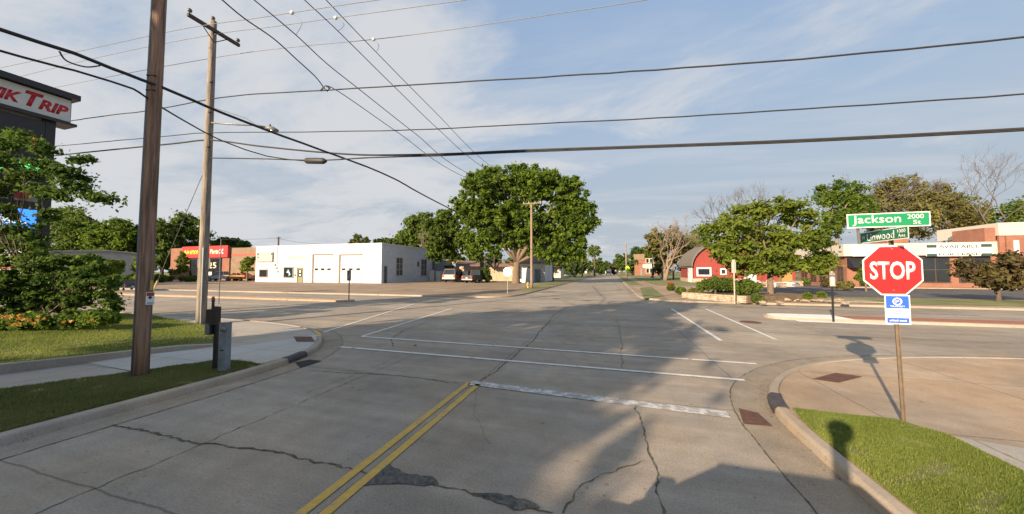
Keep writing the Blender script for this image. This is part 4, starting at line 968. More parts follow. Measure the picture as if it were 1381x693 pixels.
# ------------------------------------------------------------------ vehicles
def car(name, label, cat, loc, rz, scale, col, kind='suv', group=None, trim=None, rims=True):
    root = empty(name, loc, rz, label, cat, group); root.scale = (scale,) * 3
    pm = MATS.get('car_' + str(col)) or mat('car_' + str(col), col, 0.4, 0.05, 1, coat=0.25)
    tm = trim or mat('plastic_dark', (0.03, 0.03, 0.03), 0.6, 0.1, 4)
    S = {'suv': dict(L=4.7, W=1.86, low=[(-2.3, .35), (-2.35, .62), (-2.28, 1.02), (-1.0, 1.05), (1.0, 1.02), (2.1, .92), (2.33, .70), (2.3, .34)], top=[(-2.2, 1.03), (-1.95, 1.70), (-1.6, 1.76), (0.15, 1.74), (0.45, 1.66), (1.1, 1.03)]),
         'sedan': dict(L=4.6, W=1.8, low=[(-2.2, .32), (-2.28, .6), (-2.2, .95), (-1.2, .98), (1.1, .93), (2.05, .8), (2.28, .62), (2.25, .3)], top=[(-1.7, .96), (-1.0, 1.38), (-0.6, 1.43), (0.3, 1.42), (1.15, .93)]),
         'van': dict(L=4.6, W=1.9, low=[(-2.6, .35), (-2.65, .62), (-2.62, 1.0), (-1.0, 1.02), (1.2, 1.0), (1.75, .86), (1.92, .68), (1.9, .34)], top=[(-2.55, 1.0), (-2.4, 1.46), (-2.2, 1.50), (0.75, 1.50), (0.9, 1.45), (1.4, 1.0)]),
         'pickup': dict(L=5.4, W=1.95, low=[(-2.7, .42), (-2.75, .62), (-2.7, 1.12), (-0.5, 1.14), (1.2, 1.14), (2.5, 1.05), (2.72, .82), (2.7, .40)], top=[(-0.65, 1.12), (-0.55, 1.80), (-0.3, 1.85), (0.7, 1.83), (1.35, 1.13)])}[kind]
    Wd = S['W'] / 2
    def prof(pts, w0, w1, zref, name, m, par, bev=0.05):
        mb = MB(); n = len(pts); zs = [p[1] for p in pts]; zl, zh = min(zs), max(zs)
        ww = lambda z: w0 + (w1 - w0) * (z - zl) / (zh - zl)
        a = [mb.bm.verts.new(Vector((-ww(z), y, z))) for y, z in pts]; b = [mb.bm.verts.new(Vector((ww(z), y, z))) for y, z in pts]
        mb.bm.faces.new(a); mb.bm.faces.new(b)
        for i in range(n): j = (i + 1) % n; mb.bm.faces.new([a[i], a[j], b[j], b[i]])
        bmesh.ops.recalc_face_normals(mb.bm, faces=mb.bm.faces)
        if bev: bmesh.ops.bevel(mb.bm, geom=list(mb.bm.edges), offset=bev, segments=2, affect='EDGES')
        return mb.build(name, m, par)
    body = prof(S['low'], Wd, Wd * 0.97, 0, 'body', pm, root, 0.06)
    prof(S['top'], Wd * 0.93, Wd * 0.76, 0, 'cabin_glass', GLASS, root, 0.03)
    tp_ = S['top']; zr = max(p[1] for p in tp_); ys = [p[0] for p in tp_ if p[1] > zr - 0.12]
    MB().box(-Wd * 0.78, Wd * 0.78, min(ys) - 0.05, max(ys) + 0.05, zr - 0.05, zr + 0.02, WORLD, 0.02).build('roof', pm, root)
    for sx in (-1, 1):   # pillars
        for (ya, za), (yb, zb2) in ((tp_[0], tp_[1]), (tp_[-1], tp_[-2])):
            MB().tube([(sx * Wd * 0.93, ya, za), (sx * Wd * 0.78, yb, zb2)], 0.045, 6).build('pillar', pm, root)
        ym = (min(ys) + max(ys)) / 2 - 0.1
        MB().tube([(sx * Wd * 0.935, ym, tp_[0][1]), (sx * Wd * 0.785, ym, zr)], 0.04, 6).build('pillar', pm, root)
        MB().box(sx * Wd * 0.55 - 0.22, sx * Wd * 0.55 + 0.22, S['low'][-2][0] - 0.06, S['low'][-2][0] + 0.03, S['low'][-2][1] - 0.08, S['low'][-2][1] + 0.08, WORLD, 0.02).build('headlight', mat('lamp_clear', (0.6, 0.6, 0.6), 0.2, 0.05, 3), root)
        MB().box(sx * Wd * 0.84 - 0.12, sx * Wd * 0.84 + 0.12, S['low'][1][0] - 0.02, S['low'][1][0] + 0.08, 0.72, 0.98, WORLD, 0.02).build('taillight', mat('lamp_red', (0.45, 0.05, 0.02), 0.3, 0.05, 3), root)
        MB().box(sx * (Wd + 0.02) - 0.09, sx * (Wd + 0.02) + 0.09, tp_[-1][0] - 0.25, tp_[-1][0] - 0.05, 1.02, 1.18, WORLD, 0.02).build('wing_mirror', tm, root)
        for yy in (-S['L'] * 0.30, S['L'] * 0.31):
            w = MB().tube([(sx * (Wd - 0.22), yy, .34), (sx * (Wd - 0.20), yy, .34), (sx * (Wd + 0.0), yy, .34), (sx * (Wd + 0.02), yy, .34)], [.30, .345, .345, .30], 20).build('wheel', mat('tyre_rubber', (0.02, 0.02, 0.02), 0.9, 0.1, 3), root)
            MB().disc((sx * (Wd + 0.024), yy, .34), (1, 0, 0), .2, .02, 14).build('rim', ALU, w)
    MB().box(-Wd * .97, Wd * .97, -S['L'] / 2 - 0.06, -S['L'] / 2 + 0.12, .42, .62, WORLD, 0.03).build('rear_bumper', ALU if kind == 'pickup' or kind == 'suv' else pm, root)
    MB().box(-Wd * .97, Wd * .97, S['L'] / 2 - 0.12, S['L'] / 2 + 0.06, .36, .58, WORLD, 0.03).build('front_bumper', tm, root)
    MB().box(-.16, .16, -S['L'] / 2 - 0.075, -S['L'] / 2 - 0.062, .68, .80).build('number_plate', SIGNWHT, root)
    return root
def car_at(px, py, hpx, realh, *a, **k):
    p = G(px, py, 0.14); s = hpx * depth(p) / FPX / realh
    return p, s
p, s = car_at(614, 380, 17, 1.76); car('suv', 'tan and silver old suv with orange tail lamps by the white garage', 'car', p, R(4), s, (0.17, 0.135, 0.11), 'suv', 'vehicles parked behind the white garage')
p, s = car_at(629, 380.5, 16.5, 1.85); car('van', 'dark brown suv squeezed between the tan suv and black pickup', 'car', p + Vector((0, 3, 0)), R(-14), s * 0.95, (0.035, 0.025, 0.022), 'suv', 'vehicles parked behind the white garage')
p, s = car_at(644, 381, 16.5, 1.85); car('pickup_truck', 'black pickup truck with a pale bumper beside the fence', 'pickup truck', p, R(-12), s, (0.02, 0.02, 0.022), 'pickup', 'vehicles parked behind the white garage')
p, s = car_at(172, 391, 14, 1.85); car('pickup_truck', 'black pickup truck on the street beyond the hedge', 'pickup truck', p, R(78), s, (0.016, 0.016, 0.018), 'pickup')
p, s = car_at(300, 378.5, 12.5, 1.85); car('pickup_truck', 'silver grey pickup truck parked at the red signed store', 'pickup truck', p, R(118), s, (0.34, 0.37, 0.40), 'pickup')
p, s = car_at(322, 378.5, 11, 1.43); car('car', 'orange low car parked near the white building corner', 'car', p, R(95), s, (0.42, 0.16, 0.03), 'sedan')
p, s = car_at(765, 373.5, 4.2, 1.43); car('car', 'tiny white car parked beyond the white fence', 'car', p, R(90), s, (0.6, 0.6, 0.6), 'sedan')
# ------------------------------------------------------------------ buildings
def windowb(parent, F, u0, u1, z0, z1, d=0.0, fm=WHITE, fw=0.12, gm=GLASS, mull=0, name='window', bars=0, dp=0.10):
    fr = MB()
    fr.box(u0 - fw, u1 + fw, d - 0.02, d + dp, z1, z1 + fw, F); fr.box(u0 - fw, u1 + fw, d - 0.02, d + dp + 0.04, z0 - fw, z0, F)
    fr.box(u0 - fw, u0, d - 0.02, d + dp, z0, z1, F); fr.box(u1, u1 + fw, d - 0.02, d + dp, z0, z1, F)
    for i in range(mull):
        c = u0 + (u1 - u0) * (i + 1) / (mull + 1); fr.box(c - 0.05, c + 0.05, d - 0.02, d + dp * 0.8, z0, z1, F)
    for i in range(bars):
        c = z0 + (z1 - z0) * (i + 1) / (bars + 1); fr.box(u0, u1, d - 0.02, d + dp * 0.7, c - 0.05, c + 0.05, F)
    w = fr.build(name, fm, parent)
    MB().box(u0, u1, d + 0.004, d + 0.02, z0, z1, F).build('pane', gm, w)
    return w

# white block garage
YB, XB = 56.5, -44.0
wb = empty('garage_building', ((XB - 18), YB + 10, 0), 0, 'long white block garage with two bay doors and flat roof', 'building')
wb.location = (0, 0, 0)
FY = Fr((0, YB), (1, 0), (0, -1)); FX = Fr((XB, 0), (0, 1), (1, 0))
fy = lambda px, py: (atY(px, py, YB).x, atY(px, py, YB).z)
fx = lambda px, py: (atX(px, py, XB).y, atX(px, py, XB).z)
x0 = fy(344, 380)[0]; zt = (fy(344, 333)[1] + fy(512, 329)[1]) / 2; y1 = fx(584, 378)[0]
MB().box(x0, XB, YB, y1, -0.1, zt).build('wall', WWALL, wb)
MB().box(x0 - 0.08, XB + 0.08, YB - 0.08, y1 + 0.08, zt, zt + 0.18).build('roof', WHITE, wb)
OL = mat('olive_frame', (0.22, 0.21, 0.12), 0.7, 0.2, 4)
def rectY(a, b, c, d):
    return (fy(a, (b + d) / 2)[0], fy(c, (b + d) / 2)[0], fy((a + c) / 2, d)[1], fy((a + c) / 2, b)[1])
u0, u1, z0, z1 = rectY(350.5, 364, 360.5, 373); windowb(wb, FY, u0, u1, z0, z1, fm=OL, fw=0.15)
u0, u1, z0, z1 = rectY(383.5, 361, 395, 373.5); w = windowb(wb, FY, u0, u1, z0, z1, fm=OL, fw=0.18)
MB().poly([FY(u0 + (u1 - u0) * a, 0.03, z0 + (z1 - z0) * b) for a, b in ((.25, .5), (.45, .85), (.6, .6), (.75, .25), (.5, .1), (.55, .4))]).build('poster', mat('poster_blue_white', (0.25, 0.45, 0.62), 0.5, 0.5, 2.5), w)
u0, u1, z0, z1 = rectY(401.5, 361.5, 408, 381.2); dr = windowb(wb, FY, u0, u1, 0.14, z1, fm=OL, fw=0.14, gm=mat('door_olive', (0.20, 0.18, 0.09), 0.6, 0.1, 3), name='door')
MB().box(u0 + .2, u1 - .2, 0.022, 0.04, z1 - 1.9, z1 - 0.3, FY).build('door_window', GLASS, dr)
MB().box(u0 + .5, u1 - .45, 0.042, 0.05, z1 - 1.0, z1 - 0.5, FY).build('notice', SIGNWHT, dr); MB().box(u0 + .5, u1 - .45, 0.042, 0.05, z1 - 1.7, z1 - 1.3, FY).build('notice', SIGNWHT, dr)
for (a, b, c, d) in ((423, 343.5, 448, 381.8), (459, 344, 488, 382.3)):
    u0, u1, z0, z1 = rectY(a, b, c, d)
    g = MB(); n = 5
    for i in range(n): g.box(u0, u1, 0.006, 0.05, 0.14 + (z1 - .14) * i / n + 0.012, 0.14 + (z1 - .14) * (i + 1) / n - 0.012, FY)
    g = g.build('bay_door', mat('bay_door_white', (0.43, 0.455, 0.49), 0.6, 0.05, 2), wb)
    fr = MB().box(u0 - 0.3, u0, 0, 0.16, 0.14, z1 + 0.2, FY).box(u0, u1, 0, 0.16, z1, z1 + 0.2, FY).build('door_frame', mat('frame_brown', (0.22, 0.17, 0.13), 0.8, 0.2, 4), wb)
    for i in range(3):
        cu = u0 + (u1 - u0) * (0.16 + 0.34 * i); MB().box(cu - 0.45, cu + 0.45, 0.051, 0.06, 2.75 + 0.0, 3.15, FY).build('door_window', GLASS, g)
u0, u1, z0, z1 = rectY(348.5, 341, 368.5, 352.5)
sgn = MB().box(u0, u1, 0.01, 0.22, z0, z1, FY).build('sign_box', mat('sign_face_faded', (0.42, 0.42, 0.36), 0.6, 0.15, 1.2), wb)
fr = MB()
for a in ((u0 - .08, u1 + .08, z0 - .1, z0), (u0 - .08, u1 + .08, z1, z1 + .08), (u0 - .08, u0, z0, z1), (u1, u1 + .08, z0, z1)): fr.box(a[0], a[1], 0.0, 0.26, a[2], a[3], FY)
fr.build('sign_frame', OL, sgn)
for (a, b, r) in ((.05, .85, .22), (.06, .5, .16), (.95, .85, .2)): MB().disc(FY(u0 + (u1 - u0) * a, 0.222, z0 + (z1 - z0) * b), FY.d, r, 0.01, 8).build('rust_spot', DARK, sgn)
u0, u1, z0, z1 = rectY(388, 345, 412, 351)
for a, b in ((0, .46), (.5, 1)): MB().box(u0 + (u1 - u0) * a, u0 + (u1 - u0) * b, 0.002, 0.03, z0, z1, FY).build('sign_ghost', mat('ghost_panel', (0.36, 0.38, 0.40), 0.8, 0.05, 2), wb)
for (a, b) in ((371, 357), (373, 361.5), (374.5, 366), (398, 371)):
    u, z = fy(a, b); MB().box(u - .25, u + .25, 0, 0.15, z - .22, z + .22, FY, 0.02).build('wall_box', mat('box_grey', (0.25, 0.25, 0.24), 0.6, 0.2, 3), wb)
u, z = fy(374, 350); MB().tube([FY(u, 0.05, z - 2), FY(u, 0.05, zt)], 0.05, 6).build('service_conduit', mat('conduit_white', (0.5, 0.5, 0.5), 0.6, 0.1, 3), wb)
for (a, b, c, d, nm) in ((534.5, 348, 542.5, 371, 'window'), (568, 350, 575, 371.5, 'window'), (562.5, 353, 565, 359, 'window')):
    u0 = fx(a, 360)[0]; u1 = fx(c, 360)[0]; z0 = fx((a + c) / 2, d)[1]; z1 = fx((a + c) / 2, b)[1]
    windowb(wb, FX, u0, u1, z0, z1, fm=mat('frame_greyblue', (0.35, 0.37, 0.40), 0.8, 0.1, 3), fw=0.12, gm=mat('dusty_glass', (0.07, 0.06, 0.055), 0.35, 0.6, 0.9), bars=2 if c - a > 4 else 0, mull=1 if c - a > 4 else 0, dp=0.08)
u0 = fx(517.5, 370)[0]; u1 = fx(521.5, 370)[0]; z1 = fx(519, 359)[1]
dr = windowb(wb, FX, u0, u1, 0.14, z1, fm=mat('frame_greyblue', (0.35, 0.37, 0.40)), fw=0.1, gm=mat('door_grey_dark', (0.07, 0.075, 0.08), 0.6, 0.1, 3), name='door')
u = fx(583.2, 370)[0]; MB().tube([FX(u, 0.08, 0.1), FX(u, 0.08, zt)], 0.07, 6).build('downpipe', GREYM, wb)

# low annex with tan roof behind it
ax0 = XB; Yan = y1 + 0.2
an = empty('annex_building', (0, 0, 0), 0, 'low grey annex with a tan sloping roof behind the white garage', 'building')
p0 = atY(585, 378, Yan); p1 = atY(612, 377, Yan + 6)
x0a, x1a = XB - 3, XB + 6.2
MB().box(x0a, x1a, Yan, Yan + 9, -0.1, 4.6).build('wall', mat('annex_wall_bluegrey', (0.22, 0.25, 0.30), 0.8, 0.1, 2), an)
z_a = atY(585, 343, Yan).z
mb = MB(); 
a = [(x0a - .3, Yan - .3, z_a), (x1a + .5, Yan - .3, 4.65), (x1a + .5, Yan + 9.3, 4.65), (x0a - .3, Yan + 9.3, z_a)]
v0 = [mb.bm.verts.new(Vector(q)) for q in a]; v1 = [mb.bm.verts.new(Vector(q) + Vector((0, 0, 0.25))) for q in a]
mb.bm.faces.new(v0); mb.bm.faces.new(v1)
for i in range(4): mb.bm.faces.new([v0[i], v0[(i + 1) % 4], v1[(i + 1) % 4], v1[i]])
mb.build('roof', mat('roof_tan', (0.33, 0.20, 0.13), 0.9, 0.15, 2), an)
MB().poly([Vector((x0a, Yan - 0.01, 4.6)), Vector((x1a, Yan - 0.01, 4.6)), Vector((x0a, Yan - 0.01, z_a))]).build('gable', MATS['annex_wall_bluegrey'], an)
Fa = Fr((0, Yan), (1, 0), (0, -1)); u = x1a
windowb(an, Fa, u - 3.0, u - 0.6, 2.0, 3.9, fm=BLACKM, fw=0.1)
MB().box(XB + .5, XB + 2.6, 0, 0.05, 0.1, 2.6, Fa).build('door', WHITE, an)
pn = tag(MB().box(XB + 0.3, XB + 1.6, Yan - 2.5, Yan - 2.3, 0.1, 2.9).box(XB + 2.2, XB + 3.2, Yan - 2.5, Yan - 2.3, 0.1, 2.4).build('fence_panel', mat('fence_white_panel', (0.6, 0.6, 0.58), 0.8, 0.08, 2)), 'white fence panels at the end of the white garage', 'fence')

# red-signed auto parts store
YA = 66.0
st_ = empty('auto_parts_store', (0, 0, 0), 0, 'tan brick auto parts store with a red sign band', 'building')
FA = Fr((0, YA), (1, 0), (0, -1)); fa = lambda px, py: (atY(px, py, YA).x, atY(px, py, YA).z)
def rA(a, b, c, d): return (fa(a, (b + d) / 2)[0], fa(c, (b + d) / 2)[0], fa((a + c) / 2, d)[1], fa((a + c) / 2, b)[1])
ul = fa(229, 378)[0]; ur = x0 = atY(352, 378, YA).x; zt = fa(300, 334.5)[1]
MB().box(ul, fa(309, 360)[0], YA, YA + 25, -0.1, fa(235, 335)[1]).build('wall', BRICK, st_)
MB().box(fa(309, 360)[0], ur + 4, YA + 0.3, YA + 25, -0.1, zt).build('wall', BRICKT, st_)
u0, u1, z0, z1 = rA(311, 341.5, 352, 344.5); MB().box(u0, u1, -0.3, -0.24, z0, z1, FA).build('red_stripe', mat('stripe_red', (0.42, 0.08, 0.05), 0.7, 0.1, 2), st_)
u0, u1, z0, z1 = rA(248.5, 332, 309.5, 347.5)
sgb = MB().box(u0, u1, 0.02, 0.5, z0, z1, FA).build('sign_band', SIGNRED, st_)
w_ = u1 - u0; h_ = z1 - z0
text('Adv', FA, u0 + w_ * .04, u0 + w_ * .18, z0 + h_ * .30, z0 + h_ * .72, 0.51, 'lettering', YELLOWL, sgb, 0.05, 0.03, 0.2)
text('ance', FA, u0 + w_ * .185, u0 + w_ * .37, z0 + h_ * .30, z0 + h_ * .66, 0.51, 'lettering', YELLOWL, sgb, 0.05, 0.03, 0.2)
text('Auto Parts', FA, u0 + w_ * .41, u0 + w_ * .82, z0 + h_ * .30, z0 + h_ * .72, 0.51, 'lettering', mat('lettering_cream', (0.85, 0.8, 0.55), 0.5, 0.03, 2), sgb, 0.05, 0.03, 0.2)
flag = MB()
for i in range(3):
    for j in range(3):
        if (i + j) % 2 == 0: flag.box(u0 + w_ * (.835 + .025 * i), u0 + w_ * (.86 + .025 * i), 0.51, 0.53, z0 + h_ * (.30 + .14 * j), z0 + h_ * (.44 + .14 * j), FA)
flag.build('flag_logo', SIGNWHT, sgb)
u0, u1, z0, z1 = rA(257, 349.5, 298, 376)
ent = windowb(st_, FA, u0, u1, 0.2, z1, fm=BLACKM, fw=0.25, gm=GLASS, mull=3, name='entrance', dp=0.2)
text('25', FA, u0 + (u1 - u0) * .60, u0 + (u1 - u0) * .86, z1 - 2.6, z1 - 0.9, 0.05, 'lettering', mat('window_poster', (0.7, 0.62, 0.45), 0.6, 0.1, 2), ent, 0.02, 0.02)
MB().box(u0 + (u1 - u0) * .62, u0 + (u1 - u0) * .72, 0.05, 0.1, 0.2, 2.4, FA).build('door', CREAM, ent)

# grey-roofed building and others far left
def shed(name, label, px0, px1, pyb, pytop, pyeave, m_w, m_r, dep=12, D=None, cat='building', gable=False):
    p = G((px0 + px1) / 2, pyb, 0.0) if D is None else atD((px0 + px1) / 2, pyb, D)
    Y0 = p.y; a = atY(px0, pyb, Y0); b = atY(px1, pyb, Y0); F = Fr((0, Y0), (1, 0), (0, -1))
    ze = atY((px0 + px1) / 2, pyeave, Y0).z; zr = atY((px0 + px1) / 2, pytop, Y0).z
    o = empty(name, (0, 0, 0), 0, label, cat)
    MB().box(a.x, b.x, 0, -dep, -0.1, ze, F).build('wall', m_w, o)
    mb = MB(); mb.extr([(0.5, ze), (-dep / 2, zr), (-dep - 0.5, ze), (-dep - 0.5, ze - 0.25), (-dep / 2, zr - 0.25), (0.5, ze - 0.25)], F, a.x - 0.5, b.x + 0.5); mb.build('roof', m_r, o)
    for xx in (a.x + 0.01, b.x - 0.01): MB().poly([F(xx, 0, ze - 0.02), F(xx, -dep, ze - 0.02), F(xx, -dep / 2, zr - 0.2)]).build('gable', m_w, o)
    return o, F, a.x, b.x, ze
BLU = mat('wall_blue_grey', (0.25, 0.33, 0.36), 0.8, 0.1, 2)
o, F, ua, ub, ze = shed('strip_building', 'long low building with a grey metal roof beyond the hedge', 40, 128, 379, 341, 353, mat('wall_pale_dull', (0.22, 0.26, 0.28), 0.8, 0.1, 2), METROOF, 9)
for i in range(6):
    c = ua + (ub - ua) * (0.55 + 0.075 * i); windowb(o, F, c - 1.2, c + 1.2, 1.2, ze - 1.6, fm=WHITE, fw=0.15)
o, F, ua, ub, ze = shed('fuel_station_shop', 'white walled shop with an orange corner far behind the tree', -60, 62, 384, 336, 340, mat('shop_wall', (0.35, 0.35, 0.34), 0.8, 0.1, 2), mat('shop_wall', (0,0,0)), 14)
u = atY(40, 350, 0.01 + F.o.y).x; u2 = atY(62, 350, F.o.y).x
MB().box(u, u2, 0.02, 0.6, atY(50, 348, F.o.y).z, atY(50, 335, F.o.y).z, F).build('orange_fascia', ORANGE, o)
MB().box(u + .5, u2 - 1, 0.02, 0.2, 0.4, atY(50, 352, F.o.y).z, F).build('shop_window', GLASS, o)
MB().box(atY(-20, 350, F.o.y).x, atY(22, 350, F.o.y).x, 0.02, 0.4, atY(0, 362, F.o.y).z, atY(0, 355, F.o.y).z, F).build('red_stripe', MATS['stripe_red'], o)

# garage house and fences behind the big maple
YH = G(702, 380, 0.1).y
o = empty('house', (0, 0, 0), 0, 'small white house with a grey shingle roof behind the white fence', 'building')
FH = Fr((0, YH), (1, 0), (0, -1)); h0 = atY(700, 372, YH).x; h1 = atY(735, 372, YH).x; ze = atY(718, 354, YH).z; zr = atY(718, 343, YH).z; zw = zr
MB().box(h0, h1, 0, -10, -0.1, ze, FH).build('wall', WHITE, o)
mb = MB(); mb.extr([(0.5, ze), (-5, zr + 1.0), (-10.5, ze), (-10.5, ze - 0.25), (-5, zr + 0.75), (0.5, ze - 0.25)], FH, h0 - 0.4, h1 + 0.4); mb.build('roof', SHINGLE, o)
windowb(o, FH, h0 + 1.5, h0 + 3, 2, 3.6, fm=WHITE); MB().box(h1 - 3, h1 - 1, 0.01, 0.06, 0.1, 3.0, FH).build('door', mat('door_bluegrey', (0.25, 0.3, 0.36), 0.7, 0.1, 3), o)
MB().poly([FH(h1 + .01, 0, ze - .02), FH(h1 + .01, -10, ze - .02), FH(h1 + .01, -5, zr + 0.8)]).build('gable', WHITE, o)
def fence(name, label, a, b, z0, h, m, n, planks=True, post=0.1):
    a = Vector((a[0], a[1])); b = Vector((b[0], b[1])); t = (b - a).normalized(); F = Fr(tuple(a), tuple(t), (t.y, -t.x)); Ln = (b - a).length
    o = empty(name, (0, 0, 0), 0, label, 'fence')
    mb = MB(); k = max(4, int(Ln / 0.5)); rg = random.Random(n)
    for i in range(k): mb.box(Ln * i / k + 0.012, Ln * (i + 1) / k - 0.012, -0.02, 0.02, z0, z0 + h * (1 + rg.uniform(-0.015, 0.015)), F)
    mb.build('panel', m, o)
    for i in range(n + 1): 
        u = Ln * i / n; MB().box(u - post, u + post, -0.07, 0.07, z0, z0 + h + 0.12, F).build('post', m, o)
    return o
FW = mat('fence_white', (0.55, 0.58, 0.62), 0.8, 0.1, 1.2, stretch=(3, 3, 0.3)); FT = mat('fence_tan_wood', (0.45, 0.34, 0.24), 0.9, 0.2, 1.2, stretch=(3, 3, 0.3))
c = G(711, 381.5, .1); c0 = G(704.5, 381.5, .1); hF = (381.5 - 361.5) * depth(c) / FPX
fence('white_fence', 'tall white board fence running back along the street', (c.x, c.y), (c.x + 0.4, G(762, 378.5, .1).y + 4), 0.1, hF, FW, 6)
fence('white_fence', 'short tall white fence end beside the maple trunk', (c0.x, c0.y), (c.x - 0.1, c0.y), 0.1, hF, FW, 1)
c1 = G(693, 381.5, .1); c2 = G(606, 380, .1)
fence('tan_fence', 'pale tan board fence behind the parked trucks and maple', (c1.x - 0.5, 78), (-39, 78), 0.1, 3.6, FT, 8)
# far small houses above the tan fence
for (a, b, yb, yt, ye, D, lab, mr) in ((612, 648, 379, 351, 358, 100, 'far low house with a brown roof beyond the tan fence', mat('roof_brown', (0.16, 0.10, 0.08), 0.9, 0.2, 2)), (650, 690, 379, 354, 359, 112, 'far low house with a reddish roof left of the maple', mat('roof_redbrown', (0.24, 0.13, 0.09), 0.9, 0.2, 2)), (738, 756, 377, 356, 361, 125, 'far tiny house above the white fence', mat('roof_redbrown', (0.24, 0.13, 0.09)))):
    shed('house', lab, a, b, yb, yt, ye, CREAM, mr, 9, D=D)

# school beyond the dead tree
DS = 200.0
pS = atD(866, 371, DS); YS = pS.y; XS = atY(856, 371, YS).x; FS = Fr((0, YS), (1, 0), (0, -1))
sc_ = empty('school_building', (0, 0, 0), 0, 'far red brick building with pale corner and white windows', 'building')
x1s = atY(895, 371, YS).x; zts = atY(866, 342.5, YS).z
xm = atY(867, 371, YS).x
MB().box(XS, x1s, 0, -30, -0.1, zts - 2.5, FS).build('wall', BRICK, sc_)
MB().box(XS - 0.3, xm + 1, 0.3, -12, zts - 3.5, zts, FS).build('tower_cap', BRICKT, sc_)
for i, (a, b) in enumerate(((871.5, 875), (876.5, 880), (881.5, 885))):
    for (t, bb) in ((349, 354.5), (362, 368)):
        ua, ub = atY(a, 360, YS).x, atY(b, 360, YS).x
        windowb(sc_, FS, ua, ub, atY(a, bb, YS).z, atY(a, t, YS).z, fm=CREAM, fw=0.22, dp=0.3)
MB().box(xm, x1s, 0.02, 0.12, atY(866, 361, YS).z, atY(866, 356.5, YS).z, FS).build('cream_band', CREAM, sc_)
MB().box(atY(863.5, 360, YS).x, atY(866.2, 360, YS).x, 0.02, 0.2, 0.1, atY(865, 362.5, YS).z, FS).build('door', mat('door_grey_far', (0.2, 0.2, 0.22)), sc_)

# red barn with bowed roof
YR = G(950, 381, .14).y
FR_ = Fr((0, YR), (1, 0), (0, -1)); fr_ = lambda px, py: (atY(px, py, YR).x, atY(px, py, YR).z)
barn = empty('red_barn', (0, 0, 0), 0, 'red barn shop with a bowed grey shingle roof', 'building')
bx0 = fr_(935.5, 375)[0]; xc = fr_(972, 330)[0]; bx1 = 2 * xc - bx0; zev = fr_(935.5, 358.5)[1]; zpk = fr_(968, 325.5)[1]
N_ = 10; arc = []
for i in range(N_ + 1):
    t = i / N_; arc.append((bx0 - 0.6 + (xc - bx0 + 0.6) * t, zev + (zpk - zev) * math.sin(t * math.pi / 2) ** 0.85 if t > 0 else zev))
arc = [(bx0 - 0.5 + (xc - bx0 + 0.5) * (1 - math.cos(a)), zev + (zpk - zev) * (math.sin(a) * 0.92 + 0.08 * a / (math.pi / 2))) for a in [math.pi / 2 * i / N_ * 0.98 for i in range(N_ + 1)]]
# pointed bow: squeeze the top so both sides meet in a ridge
k_ = (xc - arc[0][0]) / (arc[-1][0] - arc[0][0]); arc = [(arc[0][0] + (x - arc[0][0]) * k_, z) for x, z in arc]
full = arc + [(2 * xc - x, z) for x, z in reversed(arc[:-1])]
YD = 14.0
mb = MB(); fr0 = [mb.bm.verts.new(Vector((x, YR - 0.7, z))) for x, z in full]; bk0 = [mb.bm.verts.new(Vector((x, YR + YD, z))) for x, z in full]
fi = [mb.bm.verts.new(Vector((x + (0.2 if x < xc else -0.2 if x > xc else 0), YR - 0.7, z - 0.3))) for x, z in full]; bi = [mb.bm.verts.new(Vector((x + (0.2 if x < xc else -0.2 if x > xc else 0), YR + YD, z - 0.3))) for x, z in full]
for i in range(len(full) - 1):
    mb.bm.faces.new([fr0[i], fr0[i + 1], bk0[i + 1], bk0[i]]); mb.bm.faces.new([fi[i], fi[i + 1], bi[i + 1], bi[i]]); mb.bm.faces.new([fr0[i], fr0[i + 1], fi[i + 1], fi[i]])
mb.build('roof', SHINGLE, barn)
mb = MB(); zst = fr_(945, 375.5)[1]
wall = [(bx0, zst), (bx0, zev)] + [(x, z - 0.25) for x, z in full if bx0 < x < bx1] + [(bx1, zev), (bx1, zst)]
a = [mb.bm.verts.new(Vector((x, YR, z))) for x, z in wall]; b = [mb.bm.verts.new(Vector((x, YR + YD - 0.5, z))) for x, z in wall]
mb.bm.faces.new(a); mb.bm.faces.new(list(reversed(b)))
for i in range(len(wall)): j = (i + 1) % len(wall); mb.bm.faces.new([a[i], b[i], b[j], a[j]])
mb.build('wall', BARNRED, barn)
MB().box(bx0 - .1, bx1 + .1, 0.1, -YD, 0.0, zst, FR_).build('stone_base', STONE, barn)
def rR(a, b, c, d): return (fr_(a, (b + d) / 2)[0], fr_(c, (b + d) / 2)[0], fr_((a + c) / 2, d)[1], fr_((a + c) / 2, b)[1])
u0, u1, z0, z1 = rR(941.5, 362.5, 957, 370.5); windowb(barn, FR_, u0, u1, z0, z1, fw=0.32)
u0, u1, z0, z1 = rR(961.5, 341, 967, 346.5); windowb(barn, FR_, u0, u1, z0, z1, fw=0.25, mull=1, bars=1)
u0, u1, z0, z1 = rR(973, 363.5, 978, 369); windowb(barn, FR_, u0, u1, z0, z1, fw=0.25)
FB = Fr((bx0, 0), (0, -1), (-1, 0))
MB().box(-(YR + 4.6), -(YR + 1.0), 0.02, 0.2, 0.1, zev - 0.4, FB).build('side_door_wall', WHITE, barn)
windowb(barn, FB, -(YR + 3.9), -(YR + 2.6), 0.3, zev - 1.2, d=0.2, fm=WHITE); 
o = empty('shop_annex', (0, 0, 0), 0, 'low red annex joined to the right of the barn', 'building')
ra, rb, rz0, rz1 = rR(1003, 357, 1080, 378)
MB().box(max(ra, bx1), rb, -2, -12, -0.1, rz1, FR_).build('wall', BARNRED, o); MB().box(max(ra, bx1) - .1, rb + .4, -1.6, -12.4, rz1, rz1 + 0.35, FR_).build('roof', SHINGLE, o)
u0, u1, z0, z1 = rR(1008, 363, 1014, 372); windowb(o, FR_, u0, u1, z0, z1, d=-2)
